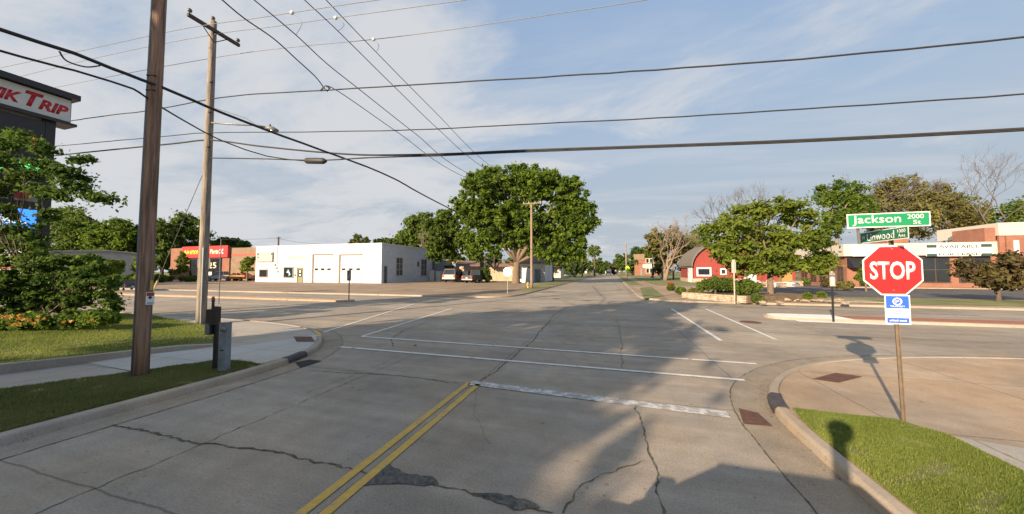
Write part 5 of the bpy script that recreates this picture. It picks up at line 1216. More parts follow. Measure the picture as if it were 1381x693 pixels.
o = tag(MB().box(*rR(996, 365.5, 1006.5, 376)[:2], 3, 5, 0.14, rR(996, 365.5, 1006.5, 376)[3], FR_, 0.05).build('storage_box', SIGNWHT), 'white storage box in front of the barn annex', 'storage box')
# things piled up for sale beside the barn: stone slabs on pallets
rg = random.Random(5)
for i in range(9):
    px = 1018 + i * 7.4; D0 = 50 + rg.uniform(-2, 3); c = atD(px, 381.5, D0); c.z = 0.15
    w = rg.uniform(0.8, 1.4); h = rg.uniform(0.5, 1.15)
    mb = MB(); n = rg.randint(3, 5)
    for k in range(n):
        F = Fr((c.x + rg.uniform(-.2, .2), c.y), (math.cos(rg.uniform(-.4, .4)), math.sin(rg.uniform(-.4, .4))), (0, -1))
        mb.box(-w / 2 * rg.uniform(.7, 1), w / 2 * rg.uniform(.7, 1), -0.5, 0.5, 0.15 + h * k / n + 0.01, 0.15 + h * (k + 0.85) / n, F, 0.03)
    m_ = (mat('slab_white', (0.55, 0.54, 0.52), 0.8, 0.15, 3), mat('slab_grey', (0.25, 0.26, 0.28), 0.8, 0.2, 3), STONE)[i % 3]
    tag(mb.build('stone_pile', m_), 'stack of landscape stone slabs in the yard behind the locust tree', 'stone pile', 'stacks of landscape stone in the yard')
tag(MB().box(atY(1055, 372, 72).x, atY(1069, 372, 72).x, 72, 74, 0.14, atY(1060, 364, 72).z, WORLD, 0.1).build('container', mat('container_ochre', (0.33, 0.20, 0.07), 0.7, 0.1, 2)), 'ochre container in the stone yard behind the locust tree', 'container')

# brick plaza
YP, XP = 63.5, atY(1143, 388, 63.5).x
pz = empty('brick_plaza', (0, 0, 0), 0, 'red brick shopping plaza with white fascia and an available banner', 'building')
FP = Fr((0, YP), (1, 0), (0, -1)); fp = lambda px, py: (atY(px, py, YP).x, atY(px, py, YP).z)
def rP(a, b, c, d): return (fp(a, (b + d) / 2)[0], fp(c, (b + d) / 2)[0], fp((a + c) / 2, d)[1], fp((a + c) / 2, b)[1])
zf1 = fp(1240, 328)[1]; zf0 = fp(1240, 344.5)[1]; XE = fp(1480, 380)[0]
FXp = Fr((XP, 0), (0, -1), (-1, 0)); YW_ = atX(1078, 384, XP).y
MB().box(XP, XE, 0, -(YW_ - YP), -0.1, zf0, FP).build('wall', BRICK, pz)
MB().box(XP - 0.6, XE, 0.6, -(YW_ - YP), zf0, zf1, FP).build('fascia', mat('fascia_cream', (0.52, 0.49, 0.43), 0.7, 0.06, 1, stretch=(.3, .3, 6)), pz)
# tower bay to the right
ta = fp(1341, 330)[0]; tb = XE; zt1 = fp(1360, 301)[1]; zt0 = fp(1360, 318)[1]
MB().box(ta - 0.3, tb, 1.0, -8, zt0, zt1, FP).build('tower_fascia', MATS['fascia_cream'], pz)
MB().box(ta - 1.4, ta - 0.31, 0.6, -4, zf1, zt1 - 0.6, FP).build('tower_side', BRICK, pz)
u0, u1, z0, z1 = rP(1347, 317, 1369, 392); MB().box(u0, u1, 0.02, 1.1, 0.2, zt0, FP).build('pier', BRICK, pz)
MB().box(ta - 0.2, tb, 0.61, 0.9, zf0, zt0 - 0.01, FP).build('tower_wall', BRICK, pz)
u0, u1, z0, z1 = rP(1354.5, 325, 1361, 341); MB().box(u0, u1, 1.1, 1.2, z0, z1, FP).build('pier_lamp', SIGNWHT, pz)
u0, u1, z0, z1 = rP(1375, 318.5, 1500, 327); MB().box(u0, u1, 0.91, 1.05, z0, z1, FP).build('tower_fascia', MATS['fascia_cream'], pz)
u0, u1, z0, z1 = rP(1218, 316, 1249, 328); MB().box(u0, u1, -3, -6, zf1, z1, FP).build('roof_unit', BRICK, pz)
def pwin(a, b, c, d, mull=1, bars=1):
    u0, u1, z0, z1 = rP(a, b, c, d); windowb(pz, FP, u0, u1, z0, z1, fm=mat('bronze_frame', (0.07, 0.055, 0.045), 0.5, 0.2, 3), fw=0.12, mull=mull, bars=bars)
pwin(1243, 347.5, 1279.5, 380); pwin(1294, 347.5, 1335, 380); pwin(1345, 349, 1346.5, 380, 0, 0); pwin(1372, 349, 1400, 381)
u0, u1, z0, z1 = rP(1160, 366, 1174, 388); windowb(pz, FP, u0, u1, 0.3, z1, fm=MATS['bronze_frame'], fw=0.12, name='entrance_door', mull=1)
pwin(1186, 349, 1228, 382)
u0, u1, z0, z1 = rP(1150, 346.5, 1243, 344.5)
# banner and white sign
u0, u1, z0, z1 = rP(1243.5, 330, 1330, 345.5)
bn_ = MB().box(u0, u1, 0.62, 0.75, z0, z1, FP).build('banner', SIGNWHT, pz)
w_, h_ = u1 - u0, z1 - z0
DG = mat('banner_dark_green', (0.03, 0.07, 0.06), 0.6, 0.1, 3)
for a, b, c, d in ((0, .16, .74, 1), (.84, 1, .74, 1), (0, .16, 0, .22), (.84, 1, 0, .22)): MB().box(u0 + w_ * a, u0 + w_ * b, 0.752, 0.77, z0 + h_ * c, z0 + h_ * d, FP).build('dark_corner', DG, bn_)
text('AVAILABLE', FP, u0 + w_ * .19, u0 + w_ * .81, z0 + h_ * .68, z0 + h_ * .96, 0.76, 'lettering', DG, bn_, 0.02, 0.01)
text('FOR LEASE', FP, u0 + w_ * .19, u0 + w_ * .81, z0 + h_ * .05, z0 + h_ * .27, 0.76, 'lettering', DG, bn_, 0.02, 0.01)
u0, u1, z0, z1 = rP(1145, 331.5, 1205, 345.5)
MB().box(u0, u1, 0.62, 0.75, z0, z1, FP).build('shop_sign', SIGNWHT, pz)
text('design', FP, u0 + (u1 - u0) * .38, u0 + (u1 - u0) * .68, z0 + (z1 - z0) * .35, z0 + (z1 - z0) * .8, 0.76, 'lettering', mat('lettering_pale_pink', (0.62, 0.45, 0.42), 0.6, 0.05, 3), pz, 0.02, 0.0)
u0, u1, z0, z1 = rP(1142, 347, 1168, 361)
mb = MB(); mb.extr([(0.02, z1), (0.02, z0), (1.6, z0), (1.55, z0 + 0.25)], FP, u0, u1); mb.build('awning', mat('awning_navy', (0.012, 0.014, 0.022), 0.8, 0.2, 3), pz)
for i in range(5):     # west side piers and dark shop windows
    ya = atX(1138 - i * 12.2, 385, XP).y; yb = atX(1138 - i * 12.2 - 7.2, 385, XP).y
    windowb(pz, FXp, -yb, -ya, 0.9, zf0 - 1.6, fm=MATS['bronze_frame'], fw=0.12, mull=1, bars=1)

# stone retaining wall and bed in front of the barn
sw = empty('stone_wall', (0, 0, 0), 0, 'low red stone retaining wall under the round bushes', 'wall')
pa = G(919, 401.5, .13); pb_ = G(1006, 408.5, .13); tt = (pb_ - pa).normalized(); Fw = Fr((pa.x, pa.y), (tt.x, tt.y), (tt.y, -tt.x)); Ln = (pb_ - pa).length
rg = random.Random(9); mb = MB(); cs = MB()
for r in range(4):
    u = 0
    while u < Ln:
        w = rg.uniform(0.35, 0.7); z = 0.1 + r * 0.135
        (mb if r < 3 else cs).box(u + .012, min(u + w, Ln) - .012, -0.25, 0.0 + rg.uniform(-.015, .03) - r * 0.015, z, z + 0.125, Fw, 0.02); u += w
mb.build('stone_courses', STONE, sw); cs.build('coping', mat('coping_stone', (0.40, 0.29, 0.20), 0.95, 0.3, 2.5), sw)
MB().prism([Fw(0, -0.2, 0.1), Fw(Ln, -0.2, 0.1), Fw(Ln + 0.5, -3, 0.1), Fw(Ln + 1, -8, 0.1), Fw(1.0, -9, 0.1), Fw(-0.5, -3, 0.1)], 0.48).build('planting_bed', SOIL, sw)
rg = random.Random(12)
for i in range(12):
    c = G(1016 + i * 11.5 + rg.uniform(-3, 3), 405 + rg.uniform(-3, 4) + i * 0.25, 0.2); r = rg.uniform(0.12, 0.26)
    bm = bmesh.new(); bmesh.ops.create_icosphere(bm, subdivisions=2, radius=r)
    for v in bm.verts: v.co = Vector((v.co.x * 1.3, v.co.y, v.co.z * 0.55)) * (1 + rg.uniform(-.14, .14))
    me = bpy.data.meshes.new('boulder'); bm.to_mesh(me); bm.free(); o = link('boulder', me, ROCK); o.location = c + Vector((0, 0, 0.08)); o.rotation_euler = (0, 0, rg.uniform(0, 6))
    tag(o, 'pale landscaping boulder in the gravel bed beside the stone wall', 'boulder', 'boulders in the gravel bed')

# ------------------------------------------------------------------ fuel pylon sign
XG = -27.5
py = empty('pylon_sign', (0, 0, 0), 0, 'tall dark pylon sign with red lettering and lit price rows', 'sign')
FG = Fr((XG, 0), (0, 1), (1, 0)); fg = lambda px, q: (atX(px, q, XG).y, atX(px, q, XG).z)
ue, zA1 = fg(97, 135); _, zA0 = fg(97, 165); z0f = fg(0, 152)[1] * 0 + 10.35; us = ue - 6.2
PB = mat('pylon_black', (0.018, 0.018, 0.02), 0.4, 0.2, 3)
MB().box(us, ue, -0.9, 0, 10.35, 11.6, FG).build('sign_cabinet', PB, py)
fc = MB().box(us + .03, ue - .03, 0.002, 0.03, 10.42, 11.57, FG).build('sign_face', mat('sign_face_white', (0.60, 0.60, 0.57), 0.5, 0.05, 2), py)
MB().box(us - .3, ue + .2, -1.0, 0.3, 11.62, 11.9, FG).build('top_canopy', PB, py)
MB().box(us - .2, ue + .15, -0.95, 0.22, 10.2, 10.33, FG).build('lower_lip', PB, py)
KR_ = mat('lettering_red', (0.50, 0.02, 0.03), 0.5, 0.05, 2)
uR = fg(92, 150)[0]; uT0 = fg(33, 130)[0]; uT1 = fg(56, 140)[0]; uK1 = fg(29, 130)[0]; uRIP = fg(51, 145)[0]
zb_t, zt_t = 10.66, 11.40
text('T', FG, uT0, uT1 + 0.05, zb_t, zt_t + .02, 0.032, 'lettering', KR_, fc, 0.01, 0.04, 0.3)
text('RIP', FG, uRIP, uR, zb_t, zt_t - 0.20, 0.032, 'lettering', KR_, fc, 0.01, 0.04, 0.3)
wk = (uR - uRIP) / 3
text('WIK', FG, uK1 - wk * 3.6, uK1, zb_t, zt_t - 0.20, 0.032, 'lettering', KR_, fc, 0.01, 0.04, 0.3)
text('K', FG, uK1 - wk * 4.9, uK1 - wk * 3.65, zb_t, zt_t + .02, 0.032, 'lettering', KR_, fc, 0.01, 0.04, 0.3)
up0 = fg(57, 250)[0]; up1 = fg(71, 250)[0]
MB().box(up0, up1, -0.55, -0.02, -0.1, 10.2, FG).build('post', PB, py)
MB().box(us + .9, us + 1.6, -0.55, -0.02, -0.1, 10.2, FG).build('post', PB, py)
cab = MB().box(us + .3, up0 - .02, -0.6, 0.0, 4.55, 10.1, FG).build('price_cabinet', PB, py)
ER = emit_mat('led_red', (1, 0.13, 0.05), 1.1); EG = emit_mat('led_green', (0.12, 1, 0.25), 0.9); EB = emit_mat('screen_blue', (0.05, 0.25, 0.9), 0.9); EWt = emit_mat('screen_white', (0.7, 0.8, 0.9), 0.8)
ue2 = up0 - 0.12
text('3.79', FG, ue2 - 1.7, ue2, 8.55, 9.15, 0.02, 'led_digits', ER, cab, 0.004, 0.01)
text('4.09', FG, ue2 - 1.7, ue2, 7.30, 7.85, 0.02, 'led_digits', EG, cab, 0.004, 0.01)
MB().box(ue2 - 2.2, ue2, 0.004, 0.02, 5.95, 6.55, FG).build('fuel_strip', mat('strip_grey', (0.3, 0.3, 0.3), 0.5, 0.2, 5), cab)
for a in (0.25, 1.5): MB().box(ue2 - 2.2 + a, ue2 - 2.2 + a + .45, 0.022, 0.03, 6.05, 6.4, FG).build('red_mark', KR_, cab)
MB().box(ue2 - 2.6, ue2, 0.004, 0.03, 4.62, 5.55, FG).build('video_screen', EB, cab)
MB().poly([FG(ue2 - 2.1 + a, 0.034, 4.75 + b) for a, b in ((0, .3), (.5, .65), (1.2, .4), (1.9, .1), (1.2, .05), (.5, .1))]).build('screen_picture', EWt, cab)

# ------------------------------------------------------------------ more poles beyond
def far_pole(label, px, pyb, pyt, w, m=WOODL, arm=0, name='utility_pole', lamp=0):
    b = G(px, pyb, 0.1); s = depth(b) / FPX; h = (pyb - pyt) * s
    o = empty(name, b, 0, label, 'utility pole', 'poles along the far street')
    MB().tube([(0, 0, -0.1), (0, 0, h)], [w / 2 * s, w / 2 * s * 0.75], 8).build('pole_shaft', m, o, smooth=True)
    if arm: MB().box(-arm * s, arm * s, -0.06, 0.06, h - 2.2 * s, h - 1.2 * s).build('crossarm', m, o)
    if lamp:
        MB().tube([(0, 0, h * .92), (lamp * s * .6, 0, h * .96), (lamp * s, 0, h * .95)], 0.3 * s, 5).build('lamp_arm', GREYM, o); MB().box(lamp * s - 1.4 * s, lamp * s + 1.4 * s, -.2, .2, h * .95 - .5 * s, h * .95 + .4 * s).build('lamp_head', SIGNWHT, o)
    return o
far_pole('thin dark pole in front of the white board fence', 746, 379.5, 318, 1.8, BLACKM)
far_pole('first wooden pole past the white fence on the left of the street', 774, 374.5, 335, 2.4, lamp=-5)
far_pole('second wooden pole past the white fence with a small crossarm', 785.3, 373, 332, 2.0, arm=4, lamp=3)
far_pole('third thin pole in the row past the white fence', 789.4, 372, 338, 1.4, arm=2)
far_pole('fourth thin pole in the row, grey', 793.4, 371.7, 337, 1.5, GREYM, lamp=5)
far_pole('fifth thin pole in the row past the white fence', 799, 371, 341, 1.2, arm=2)
far_pole('sixth thin pole in the row near the street end', 806.5, 370, 348, 1.0)
far_pole('grey pole behind the yellow green warning sign', 844.8, 374.5, 327, 2.2, WOODG, arm=3)
far_pole('plain wooden pole beside the pale dead tree', 908.3, 377.5, 313, 2.4, WOODL, arm=3)
far_pole('dark weathered pole between the maple and the tan fence', 666.5, 377, 305, 1.8, BARKD)
o = far_pole('short brown pole rising behind the white garage roof', 374, 376, 319, 2.6, BARKD, arm=4)
for lab, pts, rd in (('thin far wire left of the brown pole behind the garage', [(300, 323), (340, 322.5), (374, 321)], .04), ('thin far wire right of the brown pole behind the garage', [(374, 321.5), (400, 326), (440, 330)], .04)):
    b = o.location; wire(lab, [atY(x, y, b.y) for x, y in pts], rd, group='thin wires far off')
b = G(845, 374.5, .1)
for lab, pts in (('faint far wire crossing the street to the grey pole', [(800, 340), (825, 333), (845, 328)]), ('second faint far wire crossing the street lower down', [(806, 346), (828, 341), (845, 337)])):
    wire(lab, [atY(x, y, b.y) for x, y in pts], .05, WIREL, group='thin wires far off')
b = G(846.5, 375.5, 0.13); s_ = depth(b) / FPX
o = empty('warning_sign', b, 0, 'bright yellow green pentagon crossing sign on the right verge', 'road sign')
YG = mat('fluorescent_yellow_green', (0.50, 0.72, 0.02), 0.5, 0.05, 3)
MB().tube([(0, 0, -.1), (0, 0, 15 * s_)], .05, 6).build('post', GREYM, o)
F_ = Fr((0, 0), (1, 0), (0, -1)); mb = MB(); pts = [(-2.5, 11.5), (2.5, 11.5), (2.8, 14.5), (0, 17.6), (-2.8, 14.5)]
a = [mb.bm.verts.new(F_(x * s_, .06, z * s_)) for x, z in pts]; c = [mb.bm.verts.new(F_(x * s_, .09, z * s_)) for x, z in pts]; mb.bm.faces.new(a); mb.bm.faces.new(c)
for i in range(5): mb.bm.faces.new([a[i], a[(i + 1) % 5], c[(i + 1) % 5], c[i]])
pl_ = mb.build('sign_plate', YG, o); MB().box(-2 * s_, 2 * s_, .06, .09, 8.6 * s_, 10.8 * s_, F_).build('arrow_plate', YG, o)
MB().box(-.5 * s_, -.1 * s_, .091, .1, 12.2 * s_, 15 * s_, F_).box(.3 * s_, .7 * s_, .091, .1, 12.2 * s_, 14.4 * s_, F_).build('walker_symbol', BLACKM, pl_)
for lab, px, D in (('far white back of a sign near the fourth pole', 789.8, 150), ('farther white back of a sign left of the street end', 800, 180), ('far white sign right of the street end', 831, 190), ('farther white sign just right of the box truck', 836, 210)):
    b = atD(px, 372, D); b.z = 0.1; s_ = D / FPX
    o = empty('road_sign', b, 0, lab, 'road sign'); MB().tube([(0, 0, 0), (0, 0, 6.5 * s_)], .05, 5).build('post', GREYM, o); MB().disc((0, -0.06, 6.3 * s_), (0, 1, 0), 1.7 * s_, .03, 8).build('sign_plate', MATS['bare_sign_back'], o)
b = atD(820.5, 371, 230); b.z = 0
s_ = 230 / FPX
o = empty('box_truck', b, 0, 'small white box truck at the far end of the street', 'truck')
MB().box(-4 * s_, 4 * s_, -1.5, 4, 1.2, 8.2 * s_, WORLD, 0.1).build('cargo_box', WHITE, o); MB().box(-3 * s_, 3 * s_, -3.5, -1.55, 1.0, 5.5 * s_, WORLD, 0.1).build('cab', SIGNWHT, o)
MB().box(-2.4 * s_, 2.4 * s_, -3.54, -3.505, 3.2 * s_, 5 * s_).build('windscreen', GLASS, o)
for sx in (-1, 1): MB().tube([(sx * 2.6 * s_ - .2, -2.5, .6), (sx * 2.6 * s_ + .2, -2.5, .6)], .6, 12).build('wheel', MATS['tyre_rubber'], o)

# ------------------------------------------------------------------ trees
tree('maple_tree', 'huge spreading green maple with a thick split trunk', G(696, 382, .14), [(648, 262, 30), (636, 290, 20), (668, 246, 24), (695, 250, 28), (722, 250, 26), (752, 258, 26), (772, 266, 22), (778, 292, 25), (752, 300, 30), (770, 322, 22), (735, 330, 20), (705, 300, 34), (672, 296, 32), (656, 322, 18), (690, 325, 18, 12), (712, 318, 20), (640, 245, 13), (785, 345, 8, 5), (632, 318, 10), (615, 275, 9), (797, 300, 9), (660, 232, 9), (700, 230, 10), (742, 238, 11), (776, 246, 9), (640, 332, 12), (664, 338, 10), (765, 342, 14), (745, 345, 12), (722, 336, 14, 9)], 0.72, LEAF_MAPLE, BARK, fork=4.2, per=70, dens=1.15, leaf=0.31, seed=3, clr=0.265, limbs=10, tone=0.55, tonev=0.26, depthk=0.85)
tree('tree', 'brownish green tree just left of the big maple', G(652, 378.5, .14), [(600, 296, 16), (612, 315, 18), (628, 328, 16), (592, 322, 18), (606, 342, 13), (628, 290, 14), (640, 345, 12, 9), (584, 305, 12), (585, 340, 12)], 0.6, LEAF_MID, BARK, fork=7, per=65, dens=1.15, leaf=0.36, seed=4, tone=0.35, D=76)
tree('tree', 'dark green tree with a pale dead stem behind the garage', G(578, 377, .14), [(572, 299, 14), (556, 304, 14), (588, 306, 15), (594, 330, 16), (566, 325, 16), (548, 318, 12), (556, 338, 14)], 0.6, LEAF_MID, BARK, fork=8, per=65, dens=1.1, leaf=0.5, seed=5, D=105)
bare('dead_tree', 'pale dead stem rising through the dark tree behind the garage', atD(576, 376, 92) * 1, 14.5, 0.42, 0.35, BARKP, seed=2, gens=3, fork=0.5)
tree('tree', 'rounded olive tree peeking over the garage roof', G(540, 376.5, .14), [(538, 325, 9), (548, 330, 8), (530, 328, 7), (545, 345, 12)], 0.5, LEAF_MID, BARKD, per=40, leaf=0.55, seed=6, D=120)
tree('tree', 'small light green tree top above the bay doors', G(482, 376, .14), [(482, 324, 8), (476, 327, 5), (492, 326, 6), (484, 336, 10)], 0.5, LEAF_MID, BARKD, per=40, leaf=0.55, seed=7, D=125)
tree('tree', 'low dark tree top over the middle of the garage roof', G(512, 376, .14), [(510, 327, 7, 5), (520, 326, 8, 5), (515, 336, 9)], 0.5, LEAF_DARK, BARKD, per=40, leaf=0.55, seed=8, D=130)
tree('evergreen_bush', 'dark green conical bush by the black pickup', G(656, 381, .14), [(656, 372, 5, 7), (656, 363, 3.6, 5)], 0.15, LEAF_DARK, BARKD, per=60, leaf=0.3, seed=9, cat='bush')
tree('tree', 'shaded tree behind the house with the grey roof', G(715, 377, .14), [(722, 340, 18), (745, 345, 14), (700, 345, 12), (757, 352, 12), (690, 352, 9), (672, 352, 9)], 0.5, LEAF_DARK, BARKD, per=36, leaf=0.5, seed=10, D=118)
tree('tree', 'low hazy tree between the two far houses', G(650, 377, .14), [(640, 348, 9), (655, 352, 8), (668, 345, 8), (620, 352, 8)], 0.5, LEAF_MID, BARKD, per=36, leaf=0.6, seed=11, D=140)
ftx = [(768, 355, 13, 'first street tree beyond the white fence', 150, LEAF_DARK, 12), (781, 352, 11, 'second street tree, behind the row of poles', 165, LEAF_MID, 13), (802, 336, 10, 'round topped tree rising above the far row', 165, LEAF_MID, 14), (795, 357, 9, 'low tree under the round topped one', 185, LEAF_DARK, 15), (808, 356, 9, 'dark tree near the left side of the street end', 215, LEAF_DARK, 16), (818, 358, 7, 'hazy tree closing the street end', 290, LEAF_MID, 17), (828, 360, 6, 'purple dark tree right of the box truck', 230, LEAF_PUR, 18), (838, 350, 9, 'green tree left of the grey pole', 210, LEAF_DARK, 19), (851, 352, 10, 'green tree between the grey pole and the school', 205, LEAF_DARK, 20), (812, 362, 5, 'farthest low tree at the street end', 330, LEAF_DARK, 21), (858, 340, 8, 'tree top above the school roof', 245, LEAF_DARK, 25), (872, 340, 8, 'olive tree top behind the school roof', 245, LEAF_MID, 26)]
for (px, pyy, r, lab, D, m_, sd_) in ftx:
    b = atD(px, 371, D); b.z = 0.1
    bl = [(px, pyy, r), (px - r * .5, pyy + r * .5, r * .7), (px + r * .5, pyy + r * .5, r * .7), (px + r * .1, pyy + r * .95, r * .7)]
    if 'round' in lab: bl = [(px, pyy + 2, r * .9, r * .8)]
    tree('tree', lab, b, bl, 0.4, m_, BARKD, per=30, dens=0.8, leaf=0.75, seed=sd_, group='trees along the far street', limbs=3)
# left horizon trees
for (lab, base, blobs, m_, sd_, D) in (
    ('large tree behind the pylon sign post', (95, 377), [(88, 300, 22), (108, 298, 20), (75, 312, 20), (124, 310, 15), (98, 322, 22), (70, 335, 20), (110, 338, 20), (85, 350, 18)], LEAF_MID, 31, 135),
    ('bright rounded tree left of the brown pole', (150, 377), [(138, 314, 18), (158, 309, 17), (174, 316, 15), (130, 325, 14), (150, 330, 20), (170, 335, 16), (135, 345, 15), (155, 350, 15)], LEAF_MAPLE, 32, 125),
    ('tall dark tree between the two near poles', (240, 376), [(245, 302, 16), (236, 318, 16), (262, 306, 15), (252, 325, 18), (228, 328, 16), (272, 318, 12), (240, 345, 18), (262, 342, 16)], LEAF_DARK, 33, 120),
    ('dark tree seen just right of the brown pole', (218, 377), [(222, 308, 13), (212, 325, 16), (228, 340, 15), (216, 352, 14)], LEAF_DARK, 34, 112),
    ('low dark tree behind the red signed store', (310, 376), [(298, 328, 9, 6), (312, 326, 11, 6), (326, 330, 9, 5), (288, 330, 9, 7), (305, 334, 16, 6)], LEAF_DARK, 35, 130),
    ('pale green tree behind the grey metal roof', (185, 377), [(186, 318, 14), (200, 322, 14), (178, 335, 15), (196, 342, 15)], LEAF_MID, 36, 130),
    ('distant tree behind the fuel shop', (30, 377), [(30, 300, 25), (0, 305, 25), (50, 320, 20), (-30, 300, 30)], LEAF_DARK, 37, 140)):
    b = atD(base[0], base[1], D); b.z = 0.1
    tree('tree', lab, b, blobs, 0.5, m_, BARKD, per=60, dens=1.15, leaf=0.5, seed=sd_, limbs=5, tone=0.55)
tree('young_tree', 'young thin tree at the left end of the red signed store', G(243, 379.5, .14), [(243, 352, 8, 5), (247, 362, 9, 5), (238, 365, 7, 5), (245, 343, 5, 4)], 0.16, LEAF_LOC, BARK, per=34, dens=0.55, leaf=0.35, seed=41, tone=0.4)
tree('young_tree', 'young thin tree in front of the tan wall near the white corner', G(333, 379.5, .14), [(332, 354, 8, 5), (338, 350, 7, 5), (328, 362, 6, 4), (335, 362, 7, 4)], 0.16, LEAF_LOC, BARK, per=34, dens=0.55, leaf=0.35, seed=42, tone=0.4)
for (lab, a, b_, sd_) in (('low shrub row left of the store entrance', 215, 230, 43), ('low ornamental shrubs at the edge of the store lot', 246, 262, 44)):
    g = G((a + b_) / 2, 380, .14); tree('shrub', lab, g, [(a + i * 5, 375.5, 3.2, 3) for i in range(4)], 0.08, LEAF_MID, BARKD, per=40, leaf=0.3, seed=sd_, cat='shrub', limbs=2)

for (px, pyb, lab, m_, sd_, bl) in ((118, 385, 'bright green young tree in front of the grey metal roof', LEAF_MAPLE, 45, [(118, 352, 14, 10), (108, 362, 12, 9), (128, 364, 12, 8), (118, 372, 12, 6)]),
    (152, 384, 'second young tree in front of the grey metal roof', LEAF_LOC, 46, [(152, 358, 10, 8), (158, 366, 9, 6), (146, 368, 9, 6)]),
    (196, 384, 'small tree hidden behind the brown pole', LEAF_LOC, 47, [(192, 352, 10, 8), (186, 362, 10, 7), (200, 362, 10, 8), (193, 372, 9, 5)])):
    tree('young_tree', lab, G(px, pyb, .14), bl, 0.14, m_, BARK, per=55, dens=0.9, leaf=0.28, seed=sd_)
for (px, lab, sd_) in ((175, 'rounded green shrub beside the black street pickup', 48), (212, 'low green hedge clump right of the brown pole', 49)):
    tree('shrub', lab, G(px, 383, .14), [(px - 6, 376, 5, 4), (px, 375, 6, 5), (px + 7, 376, 5, 4)], 0.06, LEAF_MID, BARKD, per=50, leaf=0.24, seed=sd_, cat='shrub', limbs=2)
# right hand side
b = G(897, 378, .14); bare('dead_tree', 'pale dead forked tree beside the plain wooden pole', b, 78 * depth(b) / FPX, 0.42, 0.42, BARKP, seed=11, gens=6, stems=2, fork=0.2)
D9 = depth(b)
tree('tree', 'brownish leafy tree behind the pale dead tree', atD(893, 375, D9 + 8), [(886, 322, 13), (905, 322, 15), (920, 335, 12), (900, 342, 16), (880, 332, 9), (915, 352, 14), (896, 362, 10, 10)], 0.5, LEAF_BRN, BARKP, per=40, dens=0.75, leaf=0.5, seed=51, tone=0.45)
tree('tree', 'dark green tree at the left of the pale dead tree', atD(880, 374, D9 + 16), [(884, 322, 10), (888, 338, 10), (893, 350, 10), (890, 362, 9)], 0.5, LEAF_DARK, BARKD, per=40, dens=0.8, leaf=0.5, seed=52)
tree('tree', 'light green tree behind the barn roof', atD(935, 374, 110), [(930, 325, 14), (945, 318, 12), (922, 335, 12), (955, 312, 10), (940, 335, 14), (915, 320, 9)], 0.5, LEAF_MAPLE, BARKD, per=40, dens=0.7, leaf=0.5, seed=53, tone=0.4)
b = atD(968, 375, 105); b.z = .1; bare('bare_tree', 'bare grey tree top behind the left of the locust tree', b, 116 * 105 / FPX, 0.5, 0.35, BARKG, seed=14, gens=5, stems=1, fork=0.45)
b = atD(1040, 375, 100); b.z = .1; bare('bare_tree', 'bare grey tree top behind the middle of the locust tree', b, 132 * 100 / FPX, 0.45, 0.35, BARKG, seed=15, gens=5, stems=2, fork=0.5)
tree('locust_tree', 'wide yellow green locust tree in front of the barn annex', G(1039.5, 402, .2), [(990, 300, 26, 14), (1020, 285, 26, 14), (1052, 280, 26, 15), (1085, 292, 24, 14), (1105, 312, 20, 14), (975, 325, 22, 12), (1005, 330, 28, 14), (1045, 315, 32, 18), (1080, 330, 28, 14), (1108, 340, 16, 10), (1000, 352, 24, 9), (1030, 358, 24, 9), (1064, 358, 24, 9), (1092, 350, 20, 9), (1040, 340, 24, 12), (972, 345, 16, 8), (985, 353, 16, 8), (1012, 364, 20, 7), (1052, 366, 20, 6), (1088, 362, 20, 7), (1110, 352, 14, 8), (968, 305, 14, 8)], 0.24, LEAF_LOC, BARK, fork=2.4, per=150, dens=1.25, leaf=0.15, seed=61, flat=0.55, clr=0.5, limbs=12, tone=0.5, tonev=0.16)
for lab, g, bl, sd_ in (('long rounded green bush on the stone wall bed', G(965, 397, .55), [(952, 384, 7), (962, 382, 8), (974, 382, 9), (984, 384, 8), (947, 387, 5)], 62), ('rounder green bush at the right of the stone wall bed', G(1008, 398, .55), [(1000, 386, 8), (1010, 385, 9), (1016, 387, 7), (1004, 391, 8, 6)], 63)):
    tree('bush', lab, g, [(*q, ) for q in bl], 0.08, LEAF_MID, BARKD, per=110, dens=1.7, leaf=0.10, seed=sd_, cat='bush', limbs=2, clr=0.45, tone=0.45, tonev=0.12)
for i, (px, pyy, r, lab, m_) in enumerate(((935, 392, 4, 'small ochre shrub at the left of the wall bed', LEAF_BRN), (918, 391, 4.5, 'low green shrub at the left end of the stone wall', LEAF_MID), (967, 394, 4.5, 'small pale yellow shrub in front of the long bush', LEAF_LOC), (984, 394, 4.5, 'second small pale yellow shrub before the long bush', LEAF_LOC), (1086, 379, 5, 'round dark shrub at the plaza arcade', LEAF_MID), (1139, 384, 7, 'spreading tan shrub near the plaza corner', LEAF_BRN), (1117, 381, 6, 'reddish shrub left of the plaza corner', LEAF_PUR), (1108, 397, 3.5, 'small grass clump in the gravel bed', LEAF_LOC), (1088, 399, 4, 'low yellow green clump beside the locust trunk', LEAF_LOC), (905, 387, 3.5, 'small shrub with the red flowers left of the wall', LEAF_MID), (1021, 401, 5, 'low green ground shrub at the wall end', LEAF_MID))):
    g = G(px, pyy + r * 0.9, .3); tree('shrub', lab, g, [(px, pyy, r, r * .8), (px - r * .7, pyy + 1, r * .7), (px + r * .7, pyy + 1, r * .7)], 0.05, m_, BARKD, per=70, dens=1.0, leaf=0.14, seed=70 + i, cat='shrub', limbs=2)
fl_ = tree('flower_clump', 'small red flowers by the concrete block near the barn', G(902, 388, .2), [(903, 384, 2.6), (906, 383, 2.2)], 0.03, leaf_mat('red_petals', (0.35, 0.05, 0.03), (0.45, 0.12, 0.05)), BARKD, per=40, leaf=0.12, seed=88, cat='flowers', limbs=2)
